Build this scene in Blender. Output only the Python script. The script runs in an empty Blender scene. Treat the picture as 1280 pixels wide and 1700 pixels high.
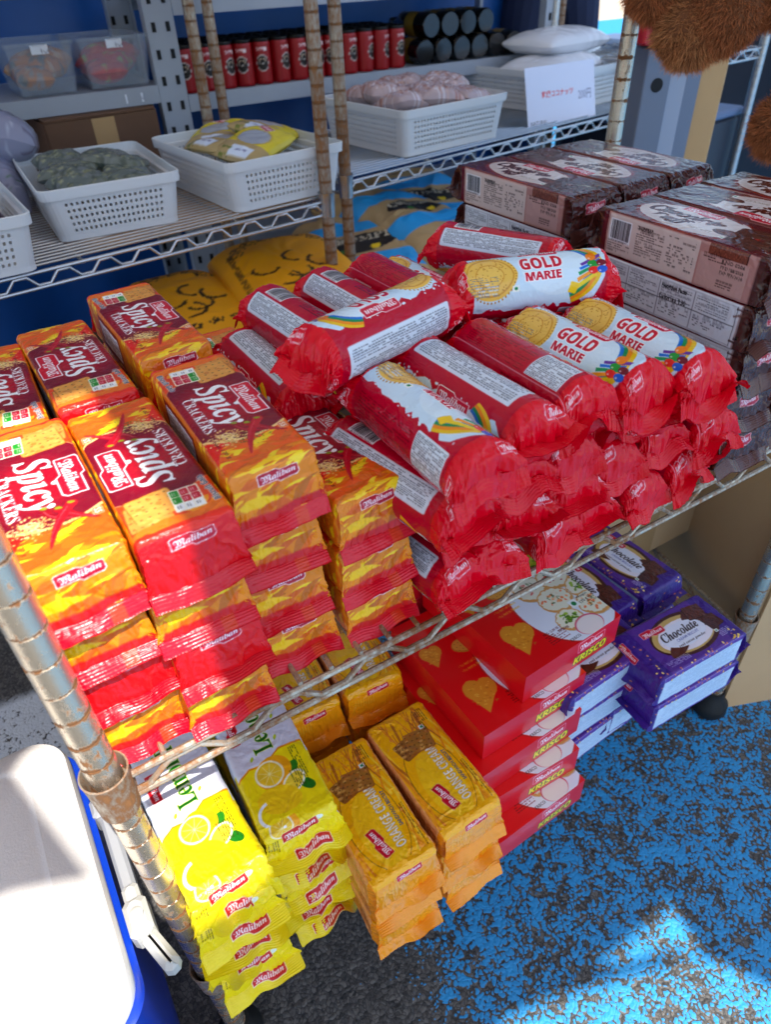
import bpy, math, random
import numpy as np
from mathutils import Vector, Matrix
R = math.radians
SC = bpy.context.scene
COL = SC.collection
FLOOR = 560.0            # rack datum above ground, mm

def W3(x, y, z):         # rack millimetres -> world metres
    return Vector((x * .001, y * .001, (z + FLOOR) * .001))

# ---------------------------------------------------------------- camera
cam = bpy.data.cameras.new("camera")
camo = bpy.data.objects.new("camera", cam); COL.objects.link(camo)
camo.location = W3(39.6, -321.2, 431.2)
camo.rotation_euler = (R(51.0712), R(1.9600), R(-31.8908))
cam.sensor_fit = 'VERTICAL'; cam.sensor_height = 36; cam.lens = 1152.8 * 36 / 1700
cam.clip_start = .02; cam.clip_end = 500
cam.dof.use_dof = True; cam.dof.focus_distance = .62; cam.dof.aperture_fstop = 8.0
SC.camera = camo
# ---------------------------------------------------------------- light
SUN_EL, SUN_AZ = 60.0, 172.0      # azimuth clockwise from +Y
wd = bpy.data.worlds.new("World"); SC.world = wd; wd.use_nodes = True
nt = wd.node_tree
sky = nt.nodes.new("ShaderNodeTexSky"); sky.sky_type = 'NISHITA'; sky.sun_disc = False
sky.sun_elevation = R(SUN_EL); sky.sun_rotation = R(SUN_AZ)
bg = nt.nodes["Background"]; bg.inputs[1].default_value = .12
nt.links.new(sky.outputs[0], bg.inputs[0])
sl = bpy.data.lights.new("sun", 'SUN'); sl.energy = 3.3; sl.angle = R(.5); sl.color = (1, .95, .87)
so = bpy.data.objects.new("sun", sl); COL.objects.link(so)
az, el = R(SUN_AZ), R(SUN_EL)
sd = Vector((math.sin(az) * math.cos(el), math.cos(az) * math.cos(el), math.sin(el)))
so.rotation_euler = sd.to_track_quat('Z', 'Y').to_euler()
SC.view_settings.view_transform = 'Standard'; SC.view_settings.look = 'None'
SC.view_settings.exposure = 1.25; SC.view_settings.gamma = 1
SC.cycles.max_bounces = 6; SC.cycles.diffuse_bounces = 4; SC.cycles.glossy_bounces = 3
SC.cycles.transparent_max_bounces = 8
SC.cycles.use_denoising = True

# ---------------------------------------------------------------- materials
MATS = {}
def srgb(c):
    c = np.asarray(c, float)
    return np.where(c <= .04045, c / 12.92, ((c + .055) / 1.055) ** 2.4)
def hx(h):
    return tuple(int(h[i:i + 2], 16) / 255 for i in (0, 2, 4))
def mat(name, color=(.5, .5, .5), rough=.5, metal=0, bump=0, bscale=200, vcol=False, var=0, alpha=1, coat=0, distort=0, spec=.5, trans=0):
    if name in MATS: return MATS[name]
    m = bpy.data.materials.new(name); m.use_nodes = True; n = m.node_tree.nodes; l = m.node_tree.links
    b = n["Principled BSDF"]
    b.inputs["Roughness"].default_value = rough; b.inputs["Metallic"].default_value = metal
    b.inputs["Coat Weight"].default_value = coat; b.inputs["Coat Roughness"].default_value = .08
    b.inputs["Specular IOR Level"].default_value = spec
    b.inputs["Transmission Weight"].default_value = trans
    b.inputs["Alpha"].default_value = alpha
    tc = n.new("ShaderNodeTexCoord")
    if vcol:
        a = n.new("ShaderNodeAttribute"); a.attribute_name = "Col"; l.new(a.outputs[0], b.inputs["Base Color"])
    elif var:
        nz = n.new("ShaderNodeTexNoise"); nz.inputs["Scale"].default_value = 14; nz.inputs["Detail"].default_value = 6
        l.new(tc.outputs["Object"], nz.inputs[0])
        mx = n.new("ShaderNodeMix"); mx.data_type = 'RGBA'
        c = np.array(srgb(color)); mx.inputs[6].default_value = (*(c * (1 - var)), 1); mx.inputs[7].default_value = (*np.minimum(c * (1 + var), 1), 1)
        l.new(nz.outputs[0], mx.inputs[0]); l.new(mx.outputs[2], b.inputs["Base Color"])
    else:
        b.inputs["Base Color"].default_value = (*srgb(color), 1)
    if bump:
        oi = n.new("ShaderNodeObjectInfo"); ad = n.new("ShaderNodeVectorMath"); ad.operation = 'ADD'
        ml = n.new("ShaderNodeMath"); ml.operation = 'MULTIPLY'; ml.inputs[1].default_value = 7.3
        l.new(oi.outputs["Random"], ml.inputs[0]); l.new(tc.outputs["Object"], ad.inputs[0]); l.new(ml.outputs[0], ad.inputs[1])
        z1 = n.new("ShaderNodeTexNoise"); z1.inputs["Scale"].default_value = bscale; z1.inputs["Detail"].default_value = 3
        z1.inputs["Distortion"].default_value = distort
        l.new(ad.outputs[0], z1.inputs[0])
        if distort:     # ridged creases for film
            s = n.new("ShaderNodeMath"); s.operation = 'SUBTRACT'; s.inputs[1].default_value = .5
            ab = n.new("ShaderNodeMath"); ab.operation = 'ABSOLUTE'
            l.new(z1.outputs[0], s.inputs[0]); l.new(s.outputs[0], ab.inputs[0]); src = ab.outputs[0]
        else: src = z1.outputs[0]
        bp = n.new("ShaderNodeBump"); bp.inputs["Strength"].default_value = bump; bp.inputs["Distance"].default_value = .002
        l.new(src, bp.inputs["Height"]); l.new(bp.outputs[0], b.inputs["Normal"])
    MATS[name] = m; return m

def rusty(name, amount=.5, base=(.62, .60, .56), ring=True):
    m = bpy.data.materials.new(name); m.use_nodes = True; n = m.node_tree.nodes; l = m.node_tree.links
    b = n["Principled BSDF"]; tc = n.new("ShaderNodeTexCoord"); mp = n.new("ShaderNodeMapping"); mp.inputs["Scale"].default_value = (1, 1, .45)
    oi = n.new("ShaderNodeObjectInfo"); ad = n.new("ShaderNodeVectorMath"); ad.operation = 'ADD'
    l.new(tc.outputs["Object"], ad.inputs[0]); l.new(oi.outputs["Random"], ad.inputs[1]); l.new(ad.outputs[0], mp.inputs[0])
    z = n.new("ShaderNodeTexNoise"); z.inputs["Scale"].default_value = 170; z.inputs["Detail"].default_value = 9; z.inputs["Roughness"].default_value = .72
    z2 = n.new("ShaderNodeTexNoise"); z2.inputs["Scale"].default_value = 13; z2.inputs["Detail"].default_value = 3
    l.new(mp.outputs[0], z.inputs[0]); l.new(mp.outputs[0], z2.inputs[0])
    a = n.new("ShaderNodeMath"); a.operation = 'MULTIPLY_ADD'; a.inputs[1].default_value = .7; l.new(z2.outputs[0], a.inputs[0]); l.new(z.outputs[0], a.inputs[2])
    last = a.outputs[0]
    if ring:
        sp = n.new("ShaderNodeSeparateXYZ"); l.new(tc.outputs["Object"], sp.inputs[0])
        d = n.new("ShaderNodeMath"); d.operation = 'DIVIDE'; d.inputs[1].default_value = .0254; l.new(sp.outputs[2], d.inputs[0])
        f = n.new("ShaderNodeMath"); f.operation = 'PINGPONG'; f.inputs[1].default_value = .5; l.new(d.outputs[0], f.inputs[0])
        g = n.new("ShaderNodeMapRange"); g.inputs[1].default_value = 0; g.inputs[2].default_value = .14; g.inputs[3].default_value = .22; g.inputs[4].default_value = 0
        l.new(f.outputs[0], g.inputs[0]); h = n.new("ShaderNodeMath"); h.operation = 'ADD'; l.new(last, h.inputs[0]); l.new(g.outputs[0], h.inputs[1]); last = h.outputs[0]
    cr = n.new("ShaderNodeValToRGB"); e = cr.color_ramp; t = 1.12 - amount * .3
    e.elements[0].position = t - .30; e.elements[0].color = (0, 0, 0, 1); e.elements[1].position = t + .26; e.elements[1].color = (1, 1, 1, 1)
    l.new(last, cr.inputs[0])
    c2 = n.new("ShaderNodeValToRGB"); e = c2.color_ramp; e.elements[0].position = .3; e.elements[0].color = (.06, .022, .008, 1); e.elements[1].position = .75; e.elements[1].color = (.36, .15, .045, 1)
    l.new(z.outputs[0], c2.inputs[0])
    mx = n.new("ShaderNodeMix"); mx.data_type = 'RGBA'; mx.inputs[6].default_value = (*base, 1); l.new(cr.outputs[0], mx.inputs[0]); l.new(c2.outputs[0], mx.inputs[7]); l.new(mx.outputs[2], b.inputs["Base Color"])
    mr = n.new("ShaderNodeMapRange"); mr.inputs[3].default_value = .85; mr.inputs[4].default_value = .05; l.new(cr.outputs[0], mr.inputs[0]); l.new(mr.outputs[0], b.inputs["Metallic"])
    rr = n.new("ShaderNodeMapRange"); rr.inputs[3].default_value = .27; rr.inputs[4].default_value = .8; l.new(cr.outputs[0], rr.inputs[0]); l.new(rr.outputs[0], b.inputs["Roughness"])
    bp = n.new("ShaderNodeBump"); bp.inputs["Strength"].default_value = .35; bp.inputs["Distance"].default_value = .001; l.new(z.outputs[0], bp.inputs["Height"]); l.new(bp.outputs[0], b.inputs["Normal"])
    MATS[name] = m; return m

# ---------------------------------------------------------------- mesh helpers
def tag(o, label=None, cat=None, group=None, kind=None):
    if label: o["label"] = label
    if cat: o["category"] = cat
    if group: o["group"] = group
    if kind: o["kind"] = kind
    return o
def empty(name, loc=(0, 0, 0), rz=0):
    o = bpy.data.objects.new(name, None); COL.objects.link(o); o.location = loc; o.rotation_euler = (0, 0, rz); o.empty_display_size = .05
    return o
def mk(name, V, F, m, parent=None, smooth=False, cols=None, mats=None, midx=None):
    me = bpy.data.meshes.new(name)
    V = np.asarray(V, np.float32)
    if isinstance(F, np.ndarray) and F.ndim == 2:
        k = F.shape[1]; me.vertices.add(len(V)); me.vertices.foreach_set("co", V.ravel())
        me.loops.add(F.size); me.loops.foreach_set("vertex_index", F.ravel().astype(np.int32))
        me.polygons.add(len(F)); me.polygons.foreach_set("loop_start", np.arange(0, F.size, k, dtype=np.int32))
        me.update(calc_edges=True)
    else:
        me.from_pydata([tuple(map(float, v)) for v in V], [], [tuple(int(i) for i in f) for f in F]); me.update()
    if cols is not None:
        at = me.color_attributes.new("Col", 'FLOAT_COLOR', 'POINT')
        c = np.ones((len(V), 4), np.float32); c[:, :3] = srgb(np.clip(cols, 0, 1)); at.data.foreach_set("color", c.ravel())
    for mm in (mats or [m]): me.materials.append(mm)
    if midx is not None: me.polygons.foreach_set("material_index", np.asarray(midx, np.int32))
    me.polygons.foreach_set("use_smooth", np.full(len(me.polygons), bool(smooth)))
    me.validate(); me.update()
    o = bpy.data.objects.new(name, me); COL.objects.link(o)
    if parent: o.parent = parent
    return o
class MB:
    """collects solids (metres) and links them as one object"""
    def __init__(s): s.v = []; s.f = []; s.m = []; s.n = 0
    def add(s, V, F, mi=0):
        s.v.extend([tuple(v) for v in V]); s.f.extend([tuple(i + s.n for i in f) for f in F]); s.m.extend([mi] * len(F)); s.n += len(V)
    def box(s, c, d, rz=0, mi=0, bev=0, T=None):
        x, y, z = d[0] / 2, d[1] / 2, d[2] / 2
        if bev:
            b = bev; P = []
            for sz, zz in ((-1, -z), (-1, -z + b), (1, z - b), (1, z)):
                ins = b if abs(zz) == z else 0
                xx, yy = x - ins, y - ins
                for (a, bb) in ((-1, -1), (1, -1), (1, 1), (-1, 1)):
                    if (a, bb) in ((-1, -1), (1, 1)): P += [(a * xx, bb * (yy - b), zz), (a * (xx - b), bb * yy, zz)]
                    else: P += [(a * (xx - b), bb * yy, zz), (a * xx, bb * (yy - b), zz)]
            F = [tuple(reversed(range(8))), tuple(range(24, 32))]
            for k in range(3):
                for i in range(8):
                    j = (i + 1) % 8; F.append((k * 8 + i, k * 8 + j, k * 8 + 8 + j, k * 8 + 8 + i))
        else:
            P = [(-x, -y, -z), (x, -y, -z), (x, y, -z), (-x, y, -z), (-x, -y, z), (x, -y, z), (x, y, z), (-x, y, z)]
            F = [(3, 2, 1, 0), (4, 5, 6, 7), (0, 1, 5, 4), (1, 2, 6, 5), (2, 3, 7, 6), (3, 0, 4, 7)]
        Mx = T or (Matrix.Translation(Vector(c)) @ Matrix.Rotation(rz, 4, 'Z'))
        s.add([Mx @ Vector(p) for p in P], F, mi); return s
    def tube(s, pts, r, n=8, mi=0, closed=False):
        pts = [Vector(p) for p in pts]; V = []; F = []; N = len(pts); up = Vector((0, 0, 1))
        rr = r if hasattr(r, '__len__') else [r] * N
        a = None
        for i, p in enumerate(pts):
            t = (pts[(i + 1) % N if closed else min(i + 1, N - 1)] - pts[(i - 1) % N if closed else max(i - 1, 0)]).normalized()
            if a is None: a = t.cross(up if abs(t.z) < .9 else Vector((1, 0, 0))).normalized()
            a = (a - t * a.dot(t)).normalized(); b = t.cross(a)
            for k in range(n):
                q = 2 * math.pi * k / n; V.append(p + (a * math.cos(q) + b * math.sin(q)) * rr[i])
        for i in range(N if closed else N - 1):
            i2 = (i + 1) % N
            for k in range(n): F.append((i * n + k, i * n + (k + 1) % n, i2 * n + (k + 1) % n, i2 * n + k))
        if not closed: F += [tuple(reversed(range(n))), tuple(range((N - 1) * n, N * n))]
        s.add(V, F, mi); return s
    def lathe(s, prof, c=(0, 0, 0), n=24, mi=0, cap=True):
        V = []; F = []
        for r, z in prof:
            for k in range(n): q = 2 * math.pi * k / n; V.append((c[0] + r * math.cos(q), c[1] + r * math.sin(q), c[2] + z))
        for i in range(len(prof) - 1):
            for k in range(n): F.append((i * n + k, i * n + (k + 1) % n, (i + 1) * n + (k + 1) % n, (i + 1) * n + k))
        if cap: F += [tuple(reversed(range(n))), tuple(range((len(prof) - 1) * n, len(prof) * n))]
        s.add(V, F, mi); return s
    def prism(s, poly, h, T=None, mi=0):
        n = len(poly); V = [(x, y, 0) for x, y in poly] + [(x, y, h) for x, y in poly]
        F = [tuple(reversed(range(n))), tuple(range(n, 2 * n))] + [(i, (i + 1) % n, n + (i + 1) % n, n + i) for i in range(n)]
        if T: V = [T @ Vector(v) for v in V]
        s.add(V, F, mi); return s
    def build(s, name, m, parent=None, smooth=False, mats=None):
        o = mk(name, s.v, s.f, m, parent, smooth, mats=mats, midx=s.m if mats else None)
        if smooth:
            o.data.set_sharp_from_angle(angle=R(40))
        return o
def copy_tree(o, parent=None):
    c = o.copy(); COL.objects.link(c)
    if parent: c.parent = parent; c.matrix_parent_inverse = o.matrix_parent_inverse.copy()
    for ch in list(o.children): copy_tree(ch, c)
    return c

# ---------------------------------------------------------------- value noise / creases
def vnoise(u, v, cell, seed, smooth=True):
    rg = np.random.default_rng(seed); G = rg.random((64, 64))
    x = u / cell + 17.3; y = v / cell + 11.7
    xi = np.floor(x).astype(int); yi = np.floor(y).astype(int); fx = x - xi; fy = y - yi
    if smooth: fx = fx * fx * (3 - 2 * fx); fy = fy * fy * (3 - 2 * fy)
    a = G[yi % 64, xi % 64]; b = G[yi % 64, (xi + 1) % 64]; c = G[(yi + 1) % 64, xi % 64]; d = G[(yi + 1) % 64, (xi + 1) % 64]
    return (a * (1 - fx) + b * fx) * (1 - fy) + (c * (1 - fx) + d * fx) * fy
def crease(u, v, cell, seed):
    wu = u + (vnoise(u, v, cell * 1.3, seed + 1) - .5) * cell * 1.6; wv = v + (vnoise(u, v, cell * 1.1, seed + 2) - .5) * cell * 1.6
    r = 1 - np.abs(2 * vnoise(wu, wv, cell, seed + 3, False) - 1)
    r2 = 1 - np.abs(2 * vnoise(wv * .8 + wu * .6, wu * .8 - wv * .6, cell * .5, seed + 4, False) - 1)
    return r + .45 * r2 - .75

# ---------------------------------------------------------------- lettering and print canvases
_MB = {}
def style(s, k):
    up = {'bs': 0x1D4D0, 'bi': 0x1D468, 'b': 0x1D400, 'ss': 0x1D5D4, 'si': 0x1D63C, 'fr': 0x1D56C}[k]
    o = ''
    for ch in s:
        if 'A' <= ch <= 'Z': o += chr(up + ord(ch) - 65)
        elif 'a' <= ch <= 'z': o += chr(up + 26 + ord(ch) - 97)
        elif '0' <= ch <= '9' and k in ('b', 'ss'): o += chr((0x1D7CE if k == 'b' else 0x1D7EC) + ord(ch) - 48)
        else: o += ch
    return o
BRAND = style('M', 'fr') + style('aliban', 'bi')
_TX = {}
def text_tris(s, off=0):
    key = (s, off)
    if key in _TX: return _TX[key]
    c = bpy.data.curves.new('lettering', 'FONT'); c.body = s; c.resolution_u = 2; c.offset = off
    o = bpy.data.objects.new('lettering', c); COL.objects.link(o)
    bpy.context.view_layer.update(); e = o.evaluated_get(bpy.context.evaluated_depsgraph_get()); me = e.to_mesh(); me.calc_loop_triangles()
    v = np.zeros(len(me.vertices) * 3); me.vertices.foreach_get('co', v); v = v.reshape(-1, 3)[:, :2]
    t = np.zeros(len(me.loop_triangles) * 3, np.int32); me.loop_triangles.foreach_get('vertices', t)
    T = v[t].reshape(-1, 3, 2)
    e.to_mesh_clear(); COL.objects.unlink(o); bpy.data.objects.remove(o); bpy.data.curves.remove(c)
    lo = T.reshape(-1, 2).min(0); hi = T.reshape(-1, 2).max(0)
    T = T - (lo + hi) / 2; _TX[key] = (T, hi - lo); return _TX[key]
class Canvas:
    P = 4.0
    def __init__(s, w, h, bgc):
        s.w, s.h = w, h; s.a = np.zeros((int(h * s.P) + 1, int(w * s.P) + 1, 3), np.float32); s.a[:] = bgc
    def _bb(s, lo, hi):
        x0 = max(0, int(lo[0] * s.P) - 1); y0 = max(0, int(lo[1] * s.P) - 1); x1 = min(s.a.shape[1], int(hi[0] * s.P) + 3); y1 = min(s.a.shape[0], int(hi[1] * s.P) + 3)
        if x1 <= x0 or y1 <= y0: return None
        yy, xx = np.mgrid[y0:y1, x0:x1]; return x0, y0, x1, y1, (xx + .5) / s.P, (yy + .5) / s.P
    def put(s, bb, m, c, al=1):
        x0, y0, x1, y1 = bb[:4]; A = s.a[y0:y1, x0:x1]; k = (m.astype(np.float32) * al)[..., None]; A[:] = A * (1 - k) + np.asarray(c, np.float32) * k
    def poly(s, pts, c, al=1):
        pts = np.asarray(pts, float); bb = s._bb(pts.min(0), pts.max(0))
        if bb is None: return
        X, Y = bb[4], bb[5]; m = np.zeros(X.shape, bool); n = len(pts)
        for i in range(n):
            x1, y1 = pts[i]; x2, y2 = pts[(i + 1) % n]
            if y1 == y2: continue
            m ^= ((y1 > Y) != (y2 > Y)) & (X < (x2 - x1) * (Y - y1) / (y2 - y1) + x1)
        s.put(bb, m, c, al)
    def rect(s, x, y, w, h, c, al=1): s.poly([(x, y), (x + w, y), (x + w, y + h), (x, y + h)], c, al)
    def rrect(s, cx, cy, w, h, r, c, rot=0, al=1):
        P = []
        for (sx, sy, a0) in ((1, 1, 0), (-1, 1, 90), (-1, -1, 180), (1, -1, 270)):
            for k in range(5):
                a = R(a0 + k * 22.5); P.append((sx * (w / 2 - r) + r * math.cos(a), sy * (h / 2 - r) + r * math.sin(a)))
        s.poly(s._rot(P, cx, cy, rot), c, al)
    def _rot(s, P, cx, cy, rot):
        ca, sa = math.cos(R(rot)), math.sin(R(rot)); return [(cx + x * ca - y * sa, cy + x * sa + y * ca) for x, y in P]
    def ell(s, cx, cy, rx, ry, c, rot=0, al=1, jag=0, seed=0):
        n = 48; rg = random.Random(seed)
        s.poly(s._rot([((rx * (1 + jag * (rg.random() - .5))) * math.cos(2 * math.pi * k / n), (ry * (1 + jag * (rg.random() - .5))) * math.sin(2 * math.pi * k / n)) for k in range(n)], cx, cy, rot), c, al)
    def arc(s, cx, cy, r0, r1, a0, a1, c, ky=1):
        n = 30; s.poly([(cx + r1 * math.cos(R(a0 + (a1 - a0) * k / n)), cy + ky * r1 * math.sin(R(a0 + (a1 - a0) * k / n))) for k in range(n + 1)] + [(cx + r0 * math.cos(R(a1 + (a0 - a1) * k / n)), cy + ky * r0 * math.sin(R(a1 + (a0 - a1) * k / n))) for k in range(n + 1)], c)
    def text(s, t, cx, cy, h=None, c=(1, 1, 1), rot=0, w=None, outline=None, ow=.5, off=0, al=1):
        """rot: clockwise degrees as seen on the canvas (u right, v down)"""
        T, sz = text_tris(t, off)
        sy = (h / sz[1]) if h else (w / sz[0]); sx = (w / sz[0]) if w else sy
        ca, sa = math.cos(R(rot)), math.sin(R(rot))
        X = T[..., 0] * sx; Y = -T[..., 1] * sy; U = cx + X * ca - Y * sa; V = cy + X * sa + Y * ca
        pad = ow + .5; bb = s._bb((U.min() - pad, V.min() - pad), (U.max() + pad, V.max() + pad))
        if bb is None: return
        x0, y0, x1, y1 = bb[:4]; m = np.zeros((y1 - y0, x1 - x0), bool); PU = U * s.P - x0 - .5; PV = V * s.P - y0 - .5
        for k in range(len(PU)):
            a, b = PU[k], PV[k]; i0, i1 = max(0, int(a.min())), min(m.shape[1], int(a.max()) + 2); j0, j1 = max(0, int(b.min())), min(m.shape[0], int(b.max()) + 2)
            if i1 <= i0 or j1 <= j0: continue
            gx = np.arange(i0, i1)[None, :]; gy = np.arange(j0, j1)[:, None]
            d = (b[1] - b[2]) * (a[0] - a[2]) + (a[2] - a[1]) * (b[0] - b[2])
            if abs(d) < 1e-9: continue
            l0 = ((b[1] - b[2]) * (gx - a[2]) + (a[2] - a[1]) * (gy - b[2])) / d; l1 = ((b[2] - b[0]) * (gx - a[2]) + (a[0] - a[2]) * (gy - b[2])) / d
            m[j0:j1, i0:i1] |= (l0 >= -.01) & (l1 >= -.01) & (l0 + l1 <= 1.01)
        if outline is not None:
            o = m.copy(); r = max(1, int(ow * s.P))
            for dx in range(-r, r + 1):
                for dy in range(-r, r + 1):
                    if dx * dx + dy * dy <= r * r: o |= np.roll(np.roll(m, dx, 1), dy, 0)
            s.put(bb, o, outline)
        s.put(bb, m, c, al)
    def lines(s, x, y, w, h, c, rot=0, pitch=1.6, seed=0, al=.75, fill=.85):
        """small print: rows of word-like dashes"""
        rg = random.Random(seed); n = int(h / pitch)
        for i in range(n):
            p = 0; end = w * (1 if rg.random() < .7 else .6)
            while p < end:
                d = .8 + rg.random() * 3.2
                if rg.random() < fill:
                    q = [(p - w / 2, i * pitch - h / 2), (min(p + d, w) - w / 2, i * pitch - h / 2), (min(p + d, w) - w / 2, i * pitch - h / 2 + pitch * .45), (p - w / 2, i * pitch - h / 2 + pitch * .45)]
                    s.poly(s._rot(q, x, y, rot), c, al)
                p += d + .6
    def barcode(s, x, y, w, h, rot=0, seed=1):
        s.rrect(x, y, w, h, .5, (.93, .93, .95), rot); rg = random.Random(seed); p = -w / 2 + 1.5
        while p < w / 2 - 2:
            d = rg.choice((.4, .6, .9)); s.poly(s._rot([(p, -h / 2 + 1), (p + d, -h / 2 + 1), (p + d, h / 2 - 2.6), (p, h / 2 - 2.6)], x, y, rot), (.08, .08, .1)); p += d + rg.choice((.4, .5, .8))
        s.text('4791034070267', *s._rot([(0, h / 2 - 1.2)], x, y, rot)[0], w=w * .8, h=1.5, c=(.1, .1, .12), rot=rot)
    def badge(s, cx, cy, w, rot=0, fill=(.75, .03, .16), line=(1, 1, 1), ow=None):
        h = w * .30; k = ow or w * .022
        def shp(e): return [(-w / 2 - e, -h * .5 - e), (-w / 2 + h * .15 - e * .4, -h * .64 - e), (-w * .02 + e * .4, -h * .64 - e), (w * .06 + e * .4, -h * .40 - e), (w / 2 + e, -h * .40 - e), (w / 2 + e, h * .46 + e * .4), (w / 2 - h * .2 + e * .5, h * .64 + e), (w * .02 - e * .4, h * .64 + e), (-w * .06 - e * .4, h * .40 + e), (-w / 2 - e, h * .40 + e)]
        s.poly(s._rot(shp(k), cx, cy, rot), line); s.poly(s._rot(shp(0), cx, cy, rot), fill)
        s.text(BRAND, cx, cy, w=w * .88, h=h * .66, c=(1, 1, 1), rot=rot, off=.008)
    def tint(s, fn):
        yy, xx = np.mgrid[0:s.a.shape[0], 0:s.a.shape[1]]; s.a[:] = fn(s.a, xx / s.P, yy / s.P)
    def veg(s, cx, cy, w=4.5, rot=0):
        s.rrect(cx, cy, w, w, .2, (.95, .97, .95), rot); s.ell(cx, cy, w * .27, w * .27, (.05, .5, .25))
    def sample(s, u, v):
        a = s.a; x = np.clip(u * s.P - .5, 0, a.shape[1] - 1.001); y = np.clip(v * s.P - .5, 0, a.shape[0] - 1.001)
        # box average over about half a millimetre
        o = 0
        for dx in (-.7, .7):
            for dy in (-.7, .7):
                X = np.clip(x + dx, 0, a.shape[1] - 1.001); Y = np.clip(y + dy, 0, a.shape[0] - 1.001); xi = X.astype(int); yi = Y.astype(int); fx = (X - xi)[..., None]; fy = (Y - yi)[..., None]
                o = o + (a[yi, xi] * (1 - fx) + a[yi, xi + 1] * fx) * (1 - fy) + (a[yi + 1, xi] * (1 - fx) + a[yi + 1, xi + 1] * fx) * fy
        return o / 4
rnd = random.Random(7)
def flames(c, x0, y0, x1, y1, n, cols, seed, lw=9, lh=3, rot=0):
    rg = random.Random(seed)
    for i in range(n):
        x = rg.uniform(x0, x1); y = rg.uniform(y0, y1); w = lw * rg.uniform(.6, 1.5); h = lh * rg.uniform(.6, 1.5); a = rot + rg.uniform(-35, 15)
        P = [(-w, 0), (-w * .5, -h * .8), (0, -h), (w * .5, -h * .5), (w, h * .3), (w * .4, h * .2), (0, h * .5), (-w * .6, h * .6)]
        c.poly(c._rot(P, x, y, a), rg.choice(cols))
def cracker(c, cx, cy, w, h, rot, seed, col=(.86, .60, .28)):
    rg = random.Random(seed); dark = tuple(k * .78 for k in col)
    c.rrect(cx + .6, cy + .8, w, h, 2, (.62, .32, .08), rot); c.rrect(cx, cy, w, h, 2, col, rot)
    for i in range(26):
        p = c._rot([(rg.uniform(-.45, .45) * w, rg.uniform(-.45, .45) * h)], cx, cy, rot)[0]; c.ell(p[0], p[1], rg.uniform(.8, 3), rg.uniform(.6, 2), rg.choice([(.95, .74, .40), (.74, .40, .12), (.9, .66, .32)]), al=.55, jag=.4, seed=i)
    for i in range(5):
        for j in range(4):
            p = c._rot([((i - 2) * w * .2 + rg.uniform(-.5, .5), (j - 1.5) * h * .24 + rg.uniform(-.5, .5))], cx, cy, rot)[0]; c.ell(p[0], p[1], .85, .7, tuple(k * .6 for k in col))
def paste(c, sub, x, y, flip=False):
    a = sub.a[::-1, ::-1] if flip else sub.a
    i, j = int(round(y * c.P)), int(round(x * c.P)); h = min(a.shape[0], c.a.shape[0] - i); w = min(a.shape[1], c.a.shape[1] - j)
    c.a[i:i + h, j:j + w] = a[:h, :w]

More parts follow.
